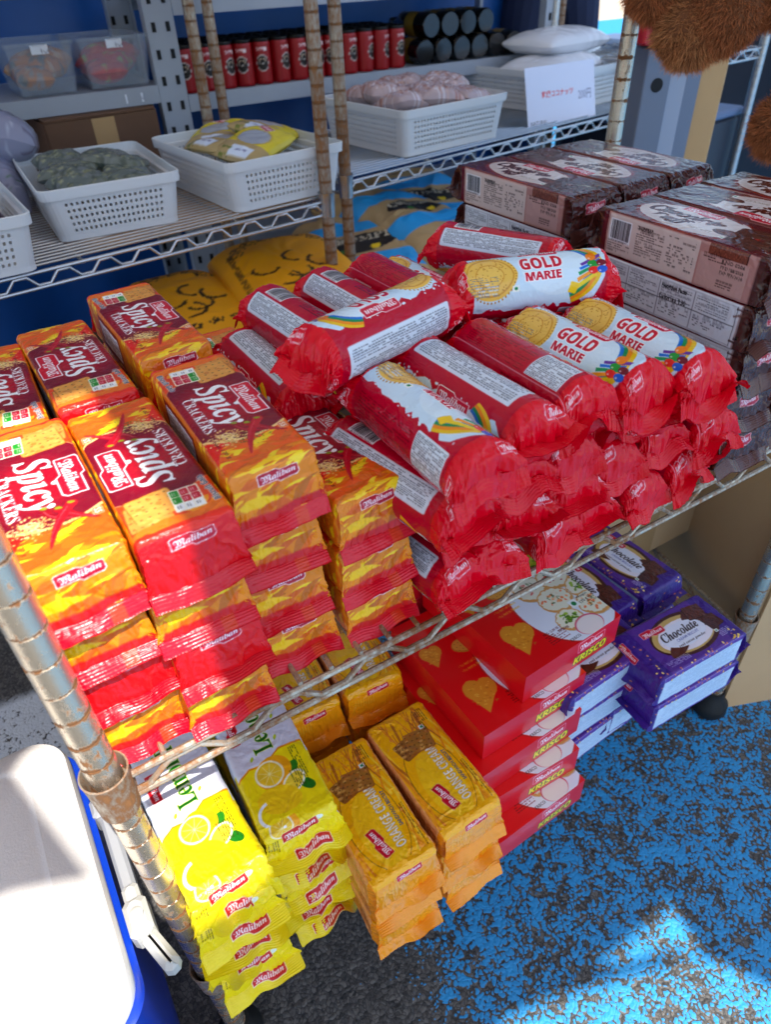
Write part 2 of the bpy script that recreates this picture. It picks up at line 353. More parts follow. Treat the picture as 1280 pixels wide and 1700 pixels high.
# ---------------------------------------------------------------- wrapped packs
def pack(name, W, H, L, cv, E=40, F=12, rc=4, zf=6, d=8, Wf=None, du=.6, dv=.6, wr=.5, wre=2.2, droop=(20, 20), dvar=18, seed=1, uoff=0, mtl=None, pinch=.3, pz=.8, py=.6, wave=1.5, tilt=0, backlow=False, cell=9, pleat=0):
    """flow-wrapped pack, millimetres, origin at base centre, length along Y; canvas v=0 is the +Y end"""
    Wf = Wf or W + 4; U = 2 * W + 2 * H
    def seg(n0, step): return max(2, int(n0 / step))
    us = np.concatenate([np.linspace(0, H, seg(H, du * 1.5), endpoint=False), H + np.linspace(0, W, seg(W, du), endpoint=False), H + W + np.linspace(0, H, seg(H, du * 1.5), endpoint=False), 2 * H + W + np.linspace(0, W, seg(W, 3.5), endpoint=False)])
    if name.startswith('biscuit_roll'): us = np.linspace(0, U, seg(U, du * 1.25), endpoint=False)
    qx = np.where(us < H, -W / 2, np.where(us < H + W, us - H - W / 2, np.where(us < 2 * H + W, W / 2, W / 2 - (us - 2 * H - W))))
    qz = np.where(us < H, us, np.where(us < H + W, H, np.where(us < 2 * H + W, H - (us - H - W), 0))) - H / 2
    ix = np.clip(qx, -(W / 2 - rc), W / 2 - rc); iz = np.clip(qz, -(H / 2 - rc), H / 2 - rc)
    dx, dz = qx - ix, qz - iz; dn = np.hypot(dx, dz) + 1e-9; dx /= dn; dz /= dn
    sx = ix + dx * rc; sz = iz + dz * rc + H / 2; b = np.clip(sz / H, 0, 1)
    VT = 2 * F + 2 * E + L
    vs = np.concatenate([np.linspace(0, F, seg(F, .55), endpoint=False), F + np.linspace(0, E, seg(E, dv), endpoint=False), F + E + np.linspace(0, L, seg(L, dv), endpoint=False), F + E + L + np.linspace(0, E, seg(E, dv), endpoint=False), F + E + L + E + np.linspace(0, F, seg(F, .55) + 1)])
    j1 = seg(F, .55); j2 = len(vs) - seg(F, .55) - 1
    B = b[None, :]; SX = np.tile(sx[None, :], (len(vs), 1)); v = vs[:, None]
    near = v > VT / 2                      # near end is -Y
    e = np.where(near, v - (F + E + L), (F + E) - v); k = np.clip(e / E, 0, 1); m = np.clip(e - E, 0, F)
    zfa = np.where(near, zf, zf if not backlow else zf)
    ck = np.cos(k * math.pi / 2) ** pz; sk = np.sin(k * math.pi / 2) ** py
    zt = zfa + (H - zfa) * ck; zb = zfa * (1 - ck); yo = d * sk
    Z = zb + (zt - zb) * B; Yo = yo + 0 * B
    X = SX * (1 + (Wf / W - 1) * k ** 1.5)
    side = np.clip((np.abs(SX) / (W / 2) - .7) / .3, 0, 1)
    X = X * (1 - pinch * np.sin(math.pi * k ** 1.2) * side * np.sin(math.pi * B))
    # width over the fin: all perimeter points keep their share of the flat width
    uu = us[None, :] + 0 * v
    al = np.where(near, droop[0], droop[1]) + dvar * (vnoise(X, 0 * X + np.where(near, 0, 300), 26, seed + 50) - .5) * 2
    bend = 1 + .35 * (m / F)
    Yo = Yo + m * np.cos(np.radians(al)); Z = Z - m * np.sin(np.radians(al)) * bend
    Z = Z + (m > 0) * ((B - .5) * .6 + .24 * np.sin(2 * math.pi * m / 2.0) * np.minimum(1, m / 1.5))
    Z = Z + wave * k ** 2 * (vnoise(X, 0 * X + np.where(near, 40, 400), 18, seed + 51) - .5) * 2
    Yo = Yo + np.where(m >= F - .01, .9 * np.abs(((X / 2.2) % 1) * 2 - 1), 0)
    Yv = np.where(near, -(L / 2 + Yo), L / 2 + Yo); body = (k <= 0)
    Yv = np.where(body, L / 2 - (v - F - E), Yv)
    # film creases
    A = wr + (wre - wr) * np.minimum(1, k * 1.6) * (m < .5) + .25 * (m > 0)
    cr = crease(uu * 1.0, v + 0 * uu, cell, seed) + .5 * crease(uu, v * .7 + 0 * uu, cell * .45, seed + 20)
    sm = (vnoise(uu, v + 0 * uu, 34, seed + 9) - .5) * 2
    near_edge = np.clip(1 - np.minimum(np.abs(v - (F + E)), np.abs(v - (F + E + L))) / 22, 0, 1)
    disp = A * (1 + 1.2 * near_edge * (k <= 0)) * cr + wr * 1.2 * sm
    if pleat:
        pw = uu + 5 * (vnoise(uu, v + 0 * uu, 20, seed + 70) - .5); fold = 1 - np.abs(2 * vnoise(pw, v * .12 + 0 * uu, 7.5, seed + 71, False) - 1) + .5 * (1 - np.abs(2 * vnoise(pw, v * .2 + 0 * uu, 3.6, seed + 72, False) - 1))
        disp = disp + pleat * (fold - .75) * (k ** .7) * np.where(m > 0, .35, 1)
    disp = np.where((B < .02), np.minimum(disp, .2), disp)
    nx = dx[None, :] * (1 - .4 * k); nz = dz[None, :] * (1 - k); ny = np.where(near, -1, 1) * k * .8
    X = X + disp * nx; Z = Z + disp * nz + (m > 0) * disp * .4; Yv = Yv + disp * ny
    if tilt: Z = Z + tilt * Yv
    n = len(us); C = cv.sample((uu + uoff) % U, v + 0 * uu)
    P = np.stack([X, Yv, Z], -1) * .001
    mt = mtl or mat('printed_film', rough=.3, vcol=True, bump=.4, bscale=60, distort=1.2, spec=.45)
    def part(nm, a, bb, parent):
        V = P[a:bb + 1].reshape(-1, 3); cc = C[a:bb + 1].reshape(-1, 3); r = bb - a
        i = np.arange(n); J = np.arange(r)[:, None] * n
        Fq = np.stack([J + i, J + (i + 1) % n, J + n + (i + 1) % n, J + n + i], -1).reshape(-1, 4)
        return mk(nm, V, Fq[:, ::-1].copy() if True else Fq, mt, parent, True, cols=cc)
    o = bpy.data.objects.new(name, None); COL.objects.link(o); o.empty_display_size = .03; part('wrapper', j1, j2, o); part('end_seal', 0, j1, o); part('end_seal', j2, len(vs) - 1, o)
    return o

RED = (.87, .0, .12); DRED = (.60, .0, .10)
def film_tone(c, s, seed=0):
    c.tint(lambda a, X, Y: a * (1 - s + 2 * s * vnoise(X, Y, 22, seed)[..., None]))

# --- spicy cracker wrap ---------------------------------------------------
def art_spicy(W=62, H=43, L=160, E=44, F=10):
    FC = [(.98, .78, .05), (.95, .55, .03), (.90, .42, .05), (.99, .85, .12), (.85, .38, .06)]
    c = Canvas(2 * W + 2 * H, 2 * F + 2 * E + L, (.80, .30, .06)); T = Canvas(W, L, (.94, .36, .06))
    T.rect(0, 0, W, 46, (.90, .26, .07)); flames(T, 0, 0, W, 14, 12, [(.98, .6, .1), (.95, .45, .05)], 8); flames(T, 0, 118, W, L, 34, FC, 3); T.poly([(0, 40), (0, 150), (10, 132), (24, 126), (30, 112)], (.92, .12, .05))
    T.ell(31, 79, 52, 50, (.97, .80, .50)); T.ell(31, 78, 50.8, 48.6, (.48, .0, .12))
    def burst(a, X, Y):
        r = np.hypot((X - 26) / 36, (Y - 78) / 40); w = np.clip(1.05 - r, 0, 1)[..., None] * (.65 + .35 * vnoise(np.arctan2(Y - 76, X - 30) * 12, r * 3, .8, 5)[..., None]); k = ((a[..., 0] < .6) & (a[..., 1] < .02))[..., None]
        return np.where(k, a * (1 - w) + np.array((.87, .01, .13), np.float32) * w, a)
    T.tint(burst)
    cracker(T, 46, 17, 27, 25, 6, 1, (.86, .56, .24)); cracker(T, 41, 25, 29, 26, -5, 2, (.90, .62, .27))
    T.poly([(0, 0), (W, 0), (W, 4), (40, 9), (20, 6), (0, 8)], (.95, .45, .1))
    T.rrect(21, 21, 19, 24, 1, (.98, .95, .85), 4)
    for i in range(3):
        for j in range(3):
            p = T._rot([((j - 1) * 6, (i - 1) * 7.4)], 21, 21, 4)[0]; g = (.14, .58, .16) if j == 2 else (.78, .05, .16)
            T.rrect(p[0], p[1], 5.3, 6.8, .6, (.97, .97, .97) if i == 0 else g, 4)
            T.lines(p[0], p[1], 3.6, 3.4, (.3, .3, .3) if i == 0 else (1, .9, .9), 94, 1.5, i * 3 + j)
    T.text(style('Biscuit Gala', 'ss'), 6, 24, w=30, h=4.4, c=(.08, .12, .28), rot=86, outline=(.96, .93, .88), ow=.5)
    T.text(style('Spicy', 'bi'), 28, 76, w=64, h=29, c=(1, 1, 1), rot=90, outline=(.45, 0, .08), ow=.5, off=.01)
    T.text(style('CRACKERS', 'b'), 10.5, 84, w=52, h=8.2, c=(1, 1, 1), rot=90, outline=(.45, 0, .08), ow=.3)
    T.badge(50.5, 78, 46, 90, (.84, .03, .16), ow=1.0)
    rg = random.Random(4)
    for i in range(240):
        x = rg.gauss(18, 6); y = rg.gauss(121, 4); T.ell(x, y, .8, .6, rg.choice([(.93, .78, .45), (.85, .62, .3), (.97, .86, .6)]))
    for i in range(90):
        x = rg.gauss(32, 8); y = rg.gauss(128, 4); T.rrect(x, y, 1.6, .4, .1, rg.choice([(.25, .28, .1), (.4, .4, .12)]), rg.uniform(0, 180))
    for P0, P1, P2, r, cc in (((36, 112), (44, 124), (56, 133), 2.7, (.66, .02, .10)), ((28, 108), (30, 122), (46, 126), 2.6, (.60, .01, .10)), ((44, 110), (32, 122), (24, 148), 3.3, (.74, .03, .12))):
        for q in range(40):
            t = q / 39; x = (1 - t) ** 2 * P0[0] + 2 * t * (1 - t) * P1[0] + t * t * P2[0]; y = (1 - t) ** 2 * P0[1] + 2 * t * (1 - t) * P1[1] + t * t * P2[1]
            T.ell(x, y, r * (1 - t) ** .6 + .3, r * (1 - t) ** .6 + .3, cc)
        for q in range(30):
            t = .1 + q / 38; x = (1 - t) ** 2 * P0[0] + 2 * t * (1 - t) * P1[0] + t * t * P2[0]; y = (1 - t) ** 2 * P0[1] + 2 * t * (1 - t) * P1[1] + t * t * P2[1]
            T.ell(x - .8, y - .6, .35, .35, (.95, .5, .5), al=.7)
        T.ell(P0[0], P0[1] - 1.5, 2.4, 1.4, (.55, .6, .1), 20)
    T.rrect(56, 126, 8, 7, 1.5, (.96, .85, .75), 90); T.rrect(56, 126, 7, 6, 1.2, (.85, .35, .1), 90); T.text('S5', 56, 126, h=4.6, c=(.98, .92, .85), rot=90, off=.03)
    T.text('Net 170 g', 9, 134, w=24, h=3.2, c=(.25, .05, .05), rot=84)
    end = Canvas(W, E, (.90, .52, .05)); flames(end, 0, 0, W, E, 46, FC + [(.78, .42, .08)], 9, 11, 3.2, -10); end.rect(0, E - 3, W, 3, (.80, .02, .13), .8)
    end.badge(33, 21, 27, -3, (.70, .02, .16), (1, .93, .93))
    re = Canvas(W, E, (.88, .04, .08)); re.poly([(0, 0), (W, 0), (W, 10), (40, 16), (18, 10), (0, 14)], (.93, .16, .08)); re.badge(33, 21, 27, -3, (.78, .02, .16), (1, .93, .93))
    side = Canvas(H, L, (.86, .45, .08)); flames(side, 0, 0, H, L, 60, FC, 11); side.rect(6, 30, H - 12, 70, (.55, .0, .1)); side.rrect(H / 2, 64, 22, 60, 2, (.93, .93, .95)); side.lines(H / 2, 64, 56, 18, (.3, .1, .15), 90)
    paste(c, side, 0, F + E); paste(c, side, H + W, F + E); paste(c, T, H, F + E)
    for x in (H,):
        paste(c, re, x, F, True); paste(c, end, x, F + E + L)
    for x, w in ((0, H), (H + W, H), (2 * H + W, W)):
        c.rect(x, F, w, E, (.87, .05, .09)); q = Canvas(w, E, (.90, .52, .05)); flames(q, 0, 0, w, E, 30, FC, 13); paste(c, q, x, F + E + L)
    c.rect(0, 0, c.w, F, (.82, .01, .12)); c.rect(0, c.h - F, c.w, F + 1, (.84, .01, .14)); c.rect(H + W * .62, c.h - F, 9, F, (.86, .35, .08), .6)
    return c

# --- marie roll wrap -------------------------------------------------------
def marie_biscuit(T, cx, cy, r):
    T.ell(cx, cy, r, r, (.80, .56, .16), jag=.03); T.ell(cx, cy, r * .96, r * .96, (.93, .74, .30)); T.ell(cx, cy, r * .8, r * .8, (.84, .60, .2)); T.ell(cx, cy, r * .75, r * .75, (.93, .75, .33))
    for i in range(40):
        a = i * 9; T.ell(cx + r * .88 * math.cos(R(a)), cy + r * .88 * math.sin(R(a)), .7, .7, (.76, .52, .16))
    rg = random.Random(3)
    for i in range(26): T.ell(cx + rg.uniform(-.6, .6) * r, cy + rg.uniform(-.6, .6) * r, .7, .7, (.74, .50, .16))
    T.lines(cx, cy, r * 1.1, r * .7, (.80, .58, .2), 90, 3, 4)
def art_marie(D=52, L=118, E=25, F=14):
    U = 4 * D; c = Canvas(U, 2 * F + 2 * E + L, RED); y0 = F + E; c.rect(0, y0 - 2, U, L + 4, (.74, .0, .16)); y0 = F + E - 14; L0 = L; L = 146; k = U / (math.pi * D)   # canvas is stretched by k around the roll
    rg = random.Random(12)
    def S(x): return x * k
    # main panel centred at u = 1.5 D (top)
    m = 1.5 * D; w = 28 * k
    pts = [(m - w, y0 + 12)]
    for i in range(28): pts.append((m - w - rg.uniform(-2, 5), y0 + 12 + i * 4.1))
    pts += [(m - w * .4, y0 + 132), (m + w * .7, y0 + 136)]
    for i in range(28): pts.append((m + w + rg.uniform(-5, 2), y0 + 124 - i * 4.1))
    c.poly(pts, (.80, .90, .97))
    for i in range(26): c.ell(m + rg.choice((-1, 1)) * w * 1.02 + rg.uniform(-3, 3), y0 + rg.uniform(6, 126), rg.uniform(.6, 2.2), rg.uniform(.6, 1.6), (.86, .93, .98))
    for r_, cc in ((44, (.93, .75, .1)), (40.5, (.95, .55, .1)), (37, (.1, .55, .3)), (34, (.1, .45, .8)), (31, (.85, .93, .98))):
        c.ell(m + 4, y0 + 88, r_ * k * .78, r_ * 1.0, cc, al=1) if r_ == 31 else c.arc(m + 4, y0 + 88, 31, r_ * 1.0, 20, 160, cc, 1)
    T = Canvas(60, 60, (.80, .90, .97)); marie_biscuit(T, 30, 30, 27)
    # biscuit photo near the far end
    c.ell(m + 2, y0 + 28, 22 * k, 25, (.93, .74, .30)); c.ell(m + 2, y0 + 28, 19.5 * k, 22, (.82, .58, .18)); c.ell(m + 2, y0 + 28, 18.2 * k, 20.5, (.92, .74, .33)); c.ell(m + 2, y0 + 28, 13 * k, 13, (.82, .58, .2)); c.ell(m + 2, y0 + 28, 12 * k, 12, (.93, .76, .36))
    for i in range(44): a = i * 8.2; c.ell(m + 2 + 23.5 * k * math.cos(R(a)), y0 + 28 + 23.5 * math.sin(R(a)), 1.0, .8, (.72, .48, .14))
    for i in range(60): c.ell(m + 2 + rg.uniform(-18, 18) * k * .9, y0 + 28 + rg.uniform(-16, 16), .8, .6, (.74, .5, .16))
    c.lines(m - 12, y0 + 22, 26, 24, (.42, .46, .55), 90, 3.0, 5)
    c.lines(m - 16, y0 + 24, 20, 14, (.86, .9, .96), 90, 3.4, 15)
    c.veg(m - 17, y0 + 50, 6, 0)
    for tx, tt, ww, hh in ((m + 14, 'GOLD', 38, 15), (m - 5, 'MARIE', 33, 11)):
        c.text(style(tt, 'ss'), tx, y0 + 76, w=ww, h=hh * 1.1, c=(.80, .03, .18), rot=90, outline=(1, 1, 1), ow=1.0, off=.02)
    c.badge(m + 32, y0 + 78, 36, 90, (.80, .04, .20))
    for j, cc in enumerate(((.95, .82, .1), (.98, .6, .1), (.1, .6, .35), (.1, .45, .85), (.4, .2, .6))):
        c.poly(c._rot([(-12, -2), (12, -2), (9, 2), (-13, 2)], m - 16 + j * 6.5, y0 + 116 + j * 1.5, 60), cc)
    c.rrect(m - 22, y0 + 103, 10, 8, 1, (.97, .80, .1), 20)
    for j, cc in enumerate(((.93, .12, .1), (.1, .6, .2), (.95, .5, .08), (.1, .35, .8), (.45, .05, .15))):
        c.ell(m - 6 + (j % 3) * 10, y0 + 122 + (j // 3) * 8, 4.6 * k * .85, 4.6, cc); c.ell(m - 8 + (j % 3) * 10, y0 + 120 + (j // 3) * 8, 1.2, 1, (1, .9, .9), al=.7)
    # nutrition panel on the left flank, near end
    x = m - w - 34
    c.rrect(x + 6, y0 + 112, 30 * k, 36, 1.5, (.86, .90, .94)); c.lines(x + 6, y0 + 112, 34, 32, (.2, .2, .25), 90, 1.9, 8)
    c.lines(x + 3, y0 + 55, 70, 30, (.45, 0, .08), 90, 3.0, 9, al=.8)
    # right flank: long white text panel with barcode
    x = m + w + 30
    c.rrect(x + 8, y0 + 70, 24 * k, 112, 1.5, (.84, .88, .93)); c.lines(x + 8, y0 + 70, 106, 26, (.25, .27, .33), 90, 2.1, 10)
    x = (m + w + 72) % U
    c.barcode(x - 4, y0 + 38, 30, 24, 90); c.lines(x, y0 + 95, 44, 22, (.35, 0, .06), 90, 3.0, 19, al=.9)
    c.poly([(x + 18, y0 - 30), (x + 19, y0 - 30), (x + 19, y0 + L + 30), (x + 18, y0 + L + 30)], (.9, .8, .84), .8)
    L = L0; y0 = F + E
    # end marks
    for uu in (m + 4, m - 70, m + 92):
        c.badge(uu % U, y0 + L + 12, 24, -6, RED, (.97, .9, .92)); c.badge(uu % U, F + 14, 24, 174, RED, (.97, .9, .92))
    c.rect(0, 0, U, F, (.87, .0, .12)); c.rect(0, c.h - F, U, F + 1, (.87, .0, .12))
    return c

# --- chocolate puff ----------------------------------------------------------
def choc_bar(c, cx, cy, w, h, rot, seed, col=(.30, .14, .10)):
    c.rrect(cx + .8, cy + 1, w, h, 1.5, (.12, .05, .04), rot); c.rrect(cx, cy, w, h, 1.5, col, rot); rg = random.Random(seed)
    for i in range(int(w * h / 5)):
        p = c._rot([(rg.uniform(-.46, .46) * w, rg.uniform(-.46, .46) * h)], cx, cy, rot)[0]; c.ell(p[0], p[1], rg.uniform(.3, 1), rg.uniform(.3, .8), rg.choice([tuple(k * 1.35 for k in col), tuple(k * .6 for k in col)]), al=.8)
def art_puff(W=76, H=43, L=180, E=40, F=12, kind=0):
    M = (.36, .04, .09); c = Canvas(2 * W + 2 * H, 2 * F + 2 * E + L, (.28, .12, .10)); T = Canvas(W, L, M)
    T.poly([(0, 0), (W, 0), (W, 20), (40, 34), (0, 12)], (.30, .10, .09))
    T.ell(36, 82, 36, 72, (.52, .14, .10), 4); T.ell(38, 80, 32, 67, (.86, .80, .78), 4); T.ell(64, 60, 20, 60, (.42, .10, .08), 10, .7); T.ell(42, 80, 26, 60, (.90, .86, .85), 4)
    T.text(style('Chocolate', 'bi'), 44, 66, w=88, h=22, c=(.34, .07, .05), rot=90, outline=(.95, .92, .9), ow=.6, off=.05)
    T.text(style('Puff', 'bi'), 24, 62, w=46, h=20, c=(.34, .07, .05), rot=90, outline=(.95, .92, .9), ow=.6, off=.05)
    T.text('BISCUIT', 20, 100, w=28, h=5, c=(.7, .62, .55), rot=90, off=.02)
    T.badge(63, 70, 44, 90, (.80, .05, .18), (.9, .6, .6))
    T.ell(30, 122, 8, 14, (.30, .10, .07), 0); T.ell(30, 122, 5.5, 11, (.45, .2, .12), 0)
    for i, (x, y, w, h, r) in enumerate(((20, 150, 24, 40, 20), (48, 146, 22, 44, -12), (34, 168, 40, 20, 5), (58, 168, 22, 24, 30))): choc_bar(T, x, y, w, h, r, i, (.33, .16, .12))
    T.veg(16, 128, 6)
    S = Canvas(H, L, (.70, .50, .47))
    if kind == 0:
        S.rect(0, 0, H, 6, M); S.rrect(H / 2, 64, H - 4, 112, 1, (.83, .75, .72)); S.barcode(26, 24, 28, 22, 90); S.lines(10, 24, 30, 12, (.25, .2, .2), 90, 2.4, 1); S.lines(H / 2, 62, 34, H - 12, (.2, .16, .16), 90, 2.4, 2); S.lines(H / 2, 100, 32, H - 12, (.2, .16, .16), 90, 2.6, 3, fill=.45)
        S.text('Nutrition', H - 8, 56, w=18, h=4, c=(.1, .1, .1), rot=90, off=.02)
        choc_bar(S, H - 8, 150, 18, 40, 0, 5, (.45, .24, .18)); S.rrect(18, 148, 30, 52, 1, (.74, .58, .55)); S.lines(H / 2 + 8, 140, 28, 8, (.15, .08, .08), 90, 2.6, 4)
        for i, t in enumerate(('B.NO 0206', 'MFD FEB/2026', 'EXP FEB/2028')): S.text(t, 30 - i * 5, 158, w=24, h=3, c=(.12, .1, .1), rot=90)
        S.lines(9, 158, 26, 8, (.15, .1, .1), 90, 2.6, 6)
    else:
        S.rect(0, 0, H, L, (.84, .85, .88)); S.rrect(H / 2, L / 2, H - 5, L - 6, 1, (.16, .16, .2)); S.rrect(H / 2, L / 2, H - 5.8, L - 6.8, 1, (.84, .86, .89))
        for j in range(4):
            S.lines(H / 2 + 9, 24 + j * 42, 36, 16, (.3, .31, .36), 90, 1.9, 20 + j); S.lines(H / 2 - 9, 24 + j * 42, 36, 16, (.22, .23, .28), 90, 2.3, 30 + j, fill=.6)
            S.rect(4, 3 + j * 42, H - 8, .4, (.25, .25, .3))
        S.rect(H / 2 - .2, 3, .4, L - 6, (.3, .3, .34)); S.text('Nutrition Facts', H - 8, 105, w=30, h=4.4, c=(.1, .1, .12), rot=90, off=.03); S.text(style('Calories 130', 'ss'), H / 2 + 3, 105, w=32, h=5, c=(.08, .08, .1), rot=90)
    S2 = Canvas(H, L, (.88, .86, .87)); S2.a[:] = S.a[:, ::-1]
    paste(c, S, 0, F + E); paste(c, S2, H + W, F + E); paste(c, T, H, F + E)
    for y in (F, F + E + L): 
        for i in range(90):
            x = rnd.uniform(0, c.w); yy = rnd.uniform(y, y + E); c.rrect(x, yy, rnd.uniform(4, 16), rnd.uniform(.6, 3), .2, rnd.choice([(.20, .08, .07), (.38, .20, .16), (.46, .28, .22), (.30, .05, .07), (.15, .06, .05)]), rnd.uniform(0, 180), al=.7)
    c.badge(H + 34, F + E + L + 26, 26, -4, (.70, .03, .15), (.9, .7, .7)); c.badge(H + 34, F + 14, 26, 176, (.70, .03, .15), (.9, .7, .7))
    for y in (0, c.h - F): c.rect(0, y, c.w, F + 1, (.33, .17, .14))
    return c

# --- lemon puff ---------------------------------------------------------------
def lemon(c, cx, cy, r, rot=0, wedge=False):
    if not wedge:
        c.ell(cx, cy, r * 1.12, r, (.97, .66, .06), rot); c.ell(cx - r * .25, cy, r * .85, r * .86, (.99, .95, .80), rot); c.ell(cx - r * .25, cy, r * .72, r * .74, (.95, .78, .16), rot)
        for i in range(9):
            a = i * 40 + rot; c.poly(c._rot([(0, -.35), (r * .7, -.2), (r * .7, .2), (0, .35)], cx - r * .25, cy, a), (.98, .92, .6))
    else:
        c.ell(cx, cy, r, r * .7, (.99, .97, .85), rot); c.ell(cx, cy, r * .84, r * .55, (.97, .84, .22), rot)
def art_lemon(W=70, H=38, L=165, E=34, F=14):
    Y = (.96, .86, .05); c = Canvas(2 * W + 2 * H, 2 * F + 2 * E + L, Y); T = Canvas(W, L, (.86, .86, .90))
    T.poly([(0, 112), (14, 104), (30, 106), (46, 96), (W, 98), (W, L), (0, L)], (.93, .58, .05)); T.poly([(0, 114), (14, 106), (30, 108), (46, 98), (W, 100), (W, L), (0, L)], Y)
    T.text(style('Lemon', 'b'), 34, 66, w=56, h=18, c=(.03, .36, .07), rot=-90, outline=(.85, .95, .3), ow=.5); T.text(style('Puff', 'b'), 34, 16, w=30, h=17, c=(.03, .36, .07), rot=-90, outline=(.85, .95, .3), ow=.5)
    T.badge(13, 60, 30, 90, (.80, .04, .12), (.95, .8, .8))
    for x, y in ((48, 84), (54, 60), (20, 96), (46, 40), (22, 30)): T.ell(x, y, 1.4, 2.8, (.70, .80, .15), 30)
    T.ell(50, 122, 5, 8, (.15, .5, .1), 40); T.ell(56, 144, 5, 8, (.1, .45, .1), -40)
    lemon(T, 33, 118, 16, -30); lemon(T, 46, 136, 13, -35, True); T.ell(28, 146, 20, 14, (.97, .80, .08), 20)
    T.arc(18, 156, 11, 14, 120, 260, (.95, .97, .98)); T.lines(57, 118, 34, 8, (.2, .25, .05), 90, 2, 3)
    T.lines(52, 134, 20, 14, (.2, .25, .05), 90, 2, 4)
    end = Canvas(W, E, Y); lemon(end, 22, 6, 13, 60); end.ell(22, 6, 1.6, 1.6, (1, 1, 1)); end.ell(50, 16, 5, 3, (.9, .95, .9)); end.badge(33, 18, 32, -4, (.78, .05, .08), (.98, .9, .6)); end.lines(8, 24, 14, 10, (.35, .3, .05), 90, 2, 5)
    en2 = Canvas(W, E, Y); en2.rrect(40, 6, 30, 11, 2, (.82, .55, .2), 6)
    for i in range(7): en2.rect(26 + i * 4, 1, .6, 10, (.97, .85, .5))
    lemon(en2, 56, 12, 8, 20); en2.badge(34, 22, 32, -4, (.78, .05, .08), (.98, .9, .6)); en2.lines(10, 14, 24, 14, (.15, .15, .05), 78, 2.4, 5)
    side = Canvas(H, L, (.84, .86, .90)); side.lines(H / 2, 70, 110, 24, (.4, .42, .5), 90, 2.4, 7); side.poly([(0, 112), (H, 104), (H, L), (0, L)], Y)
    paste(c, side, 0, F + E); paste(c, side, H + W, F + E); paste(c, T, H, F + E); paste(c, en2, H, F, True); paste(c, end, H, F + E + L)
    for y in (0, c.h - F):
        c.rect(0, y, c.w, F + 1, (.95, .85, .04)); c.badge(H + 40, y + 6.5, 30, 0 if y else 180, (.80, .06, .08), (.98, .92, .8))
    return c

# --- orange cream ---------------------------------------------------------------
def art_orange(W=70, H=44, L=128, E=40, F=10):
    Y = (.98, .70, .02); c = Canvas(2 * W + 2 * H, 2 * F + 2 * E + L, (.97, .58, .06)); T = Canvas(64, L, Y); rg = random.Random(5)
    for i in range(26):
        y = rg.uniform(0, L); x = rg.choice((rg.uniform(0, 8), rg.uniform(50, 62))); T.poly(T._rot([(-30, -.4), (30, -1.2), (32, 1.3), (-26, .8)], x, y, 90 + rg.uniform(-14, 14)), rg.choice([(.76, .42, .10), (.95, .58, .10), (.99, .80, .2), (.96, .62, .10), (.86, .50, .12)]))
    for i in range(20):
        T.poly(T._rot([(-16, -.6), (16, -.1), (15, .9), (-15, .5)], rg.uniform(14, 52), rg.uniform(2, 34), 90 + rg.uniform(-25, 25)), rg.choice([(.68, .36, .12), (.90, .5, .12), (.80, .44, .14)]))
    T.ell(30, 84, 25, 50, (.62, .44, .06)); T.ell(30, 84, 24.2, 49.2, Y); T.ell(30, 92, 18, 40, (.98, .76, .08))
    T.text(style('ORANGE CREAM', 'ss'), 40, 84, w=66, h=9.5, c=(.96, .93, .86), rot=-90, outline=(.60, .42, .2), ow=.35); T.text('SANDWICH BISCUIT', 49, 80, w=40, h=3.4, c=(.30, .34, .5), rot=-90, off=.02)
    T.badge(24, 104, 30, -105, (.78, .03, .16), (.95, .8, .4))
    cracker(T, 22, 40, 20, 22, -12, 31, (.58, .36, .14)); cracker(T, 36, 38, 26, 24, 8, 32, (.64, .42, .16)); T.veg(47, 26, 5); T.lines(52, 18, 26, 10, (.25, .16, .05), 90, 2, 6); T.lines(57, 110, 60, 5, (.4, .25, .05), 90, 2, 7)
    T.a = T.a[:, np.linspace(0, T.a.shape[1] - 1, int(W * T.P)).astype(int)]; side = Canvas(H, L, (.93, .62, .36)); side.rect(H * .25, 0, H * .5, L, (.86, .50, .22)); side.lines(H / 2, 70, 110, 16, (.55, .28, .1), 90, 2.4, 7)
    for y in range(10, 140, 9): side.rect(3, y, H - 6, 1, (.98, .78, .5), .5)
    end = Canvas(W, E, (.97, .62, .06)); end.rect(0, 0, W, 18, Y)
    for i in range(8): end.rect(10 + i * 3, 24, .8, 10, (.99, .8, .3), .6)
    end.badge(38, 20, 26, -4, (.80, .08, .16), (.99, .75, .4))
    paste(c, side, 0, F + E); paste(c, side, H + W, F + E); paste(c, T, H, F + E); paste(c, end, H, F, True); paste(c, end, H, F + E + L)
    for y in (0, c.h - F): c.rect(0, y, c.w, F + 1, (.97, .60, .08))
    return c

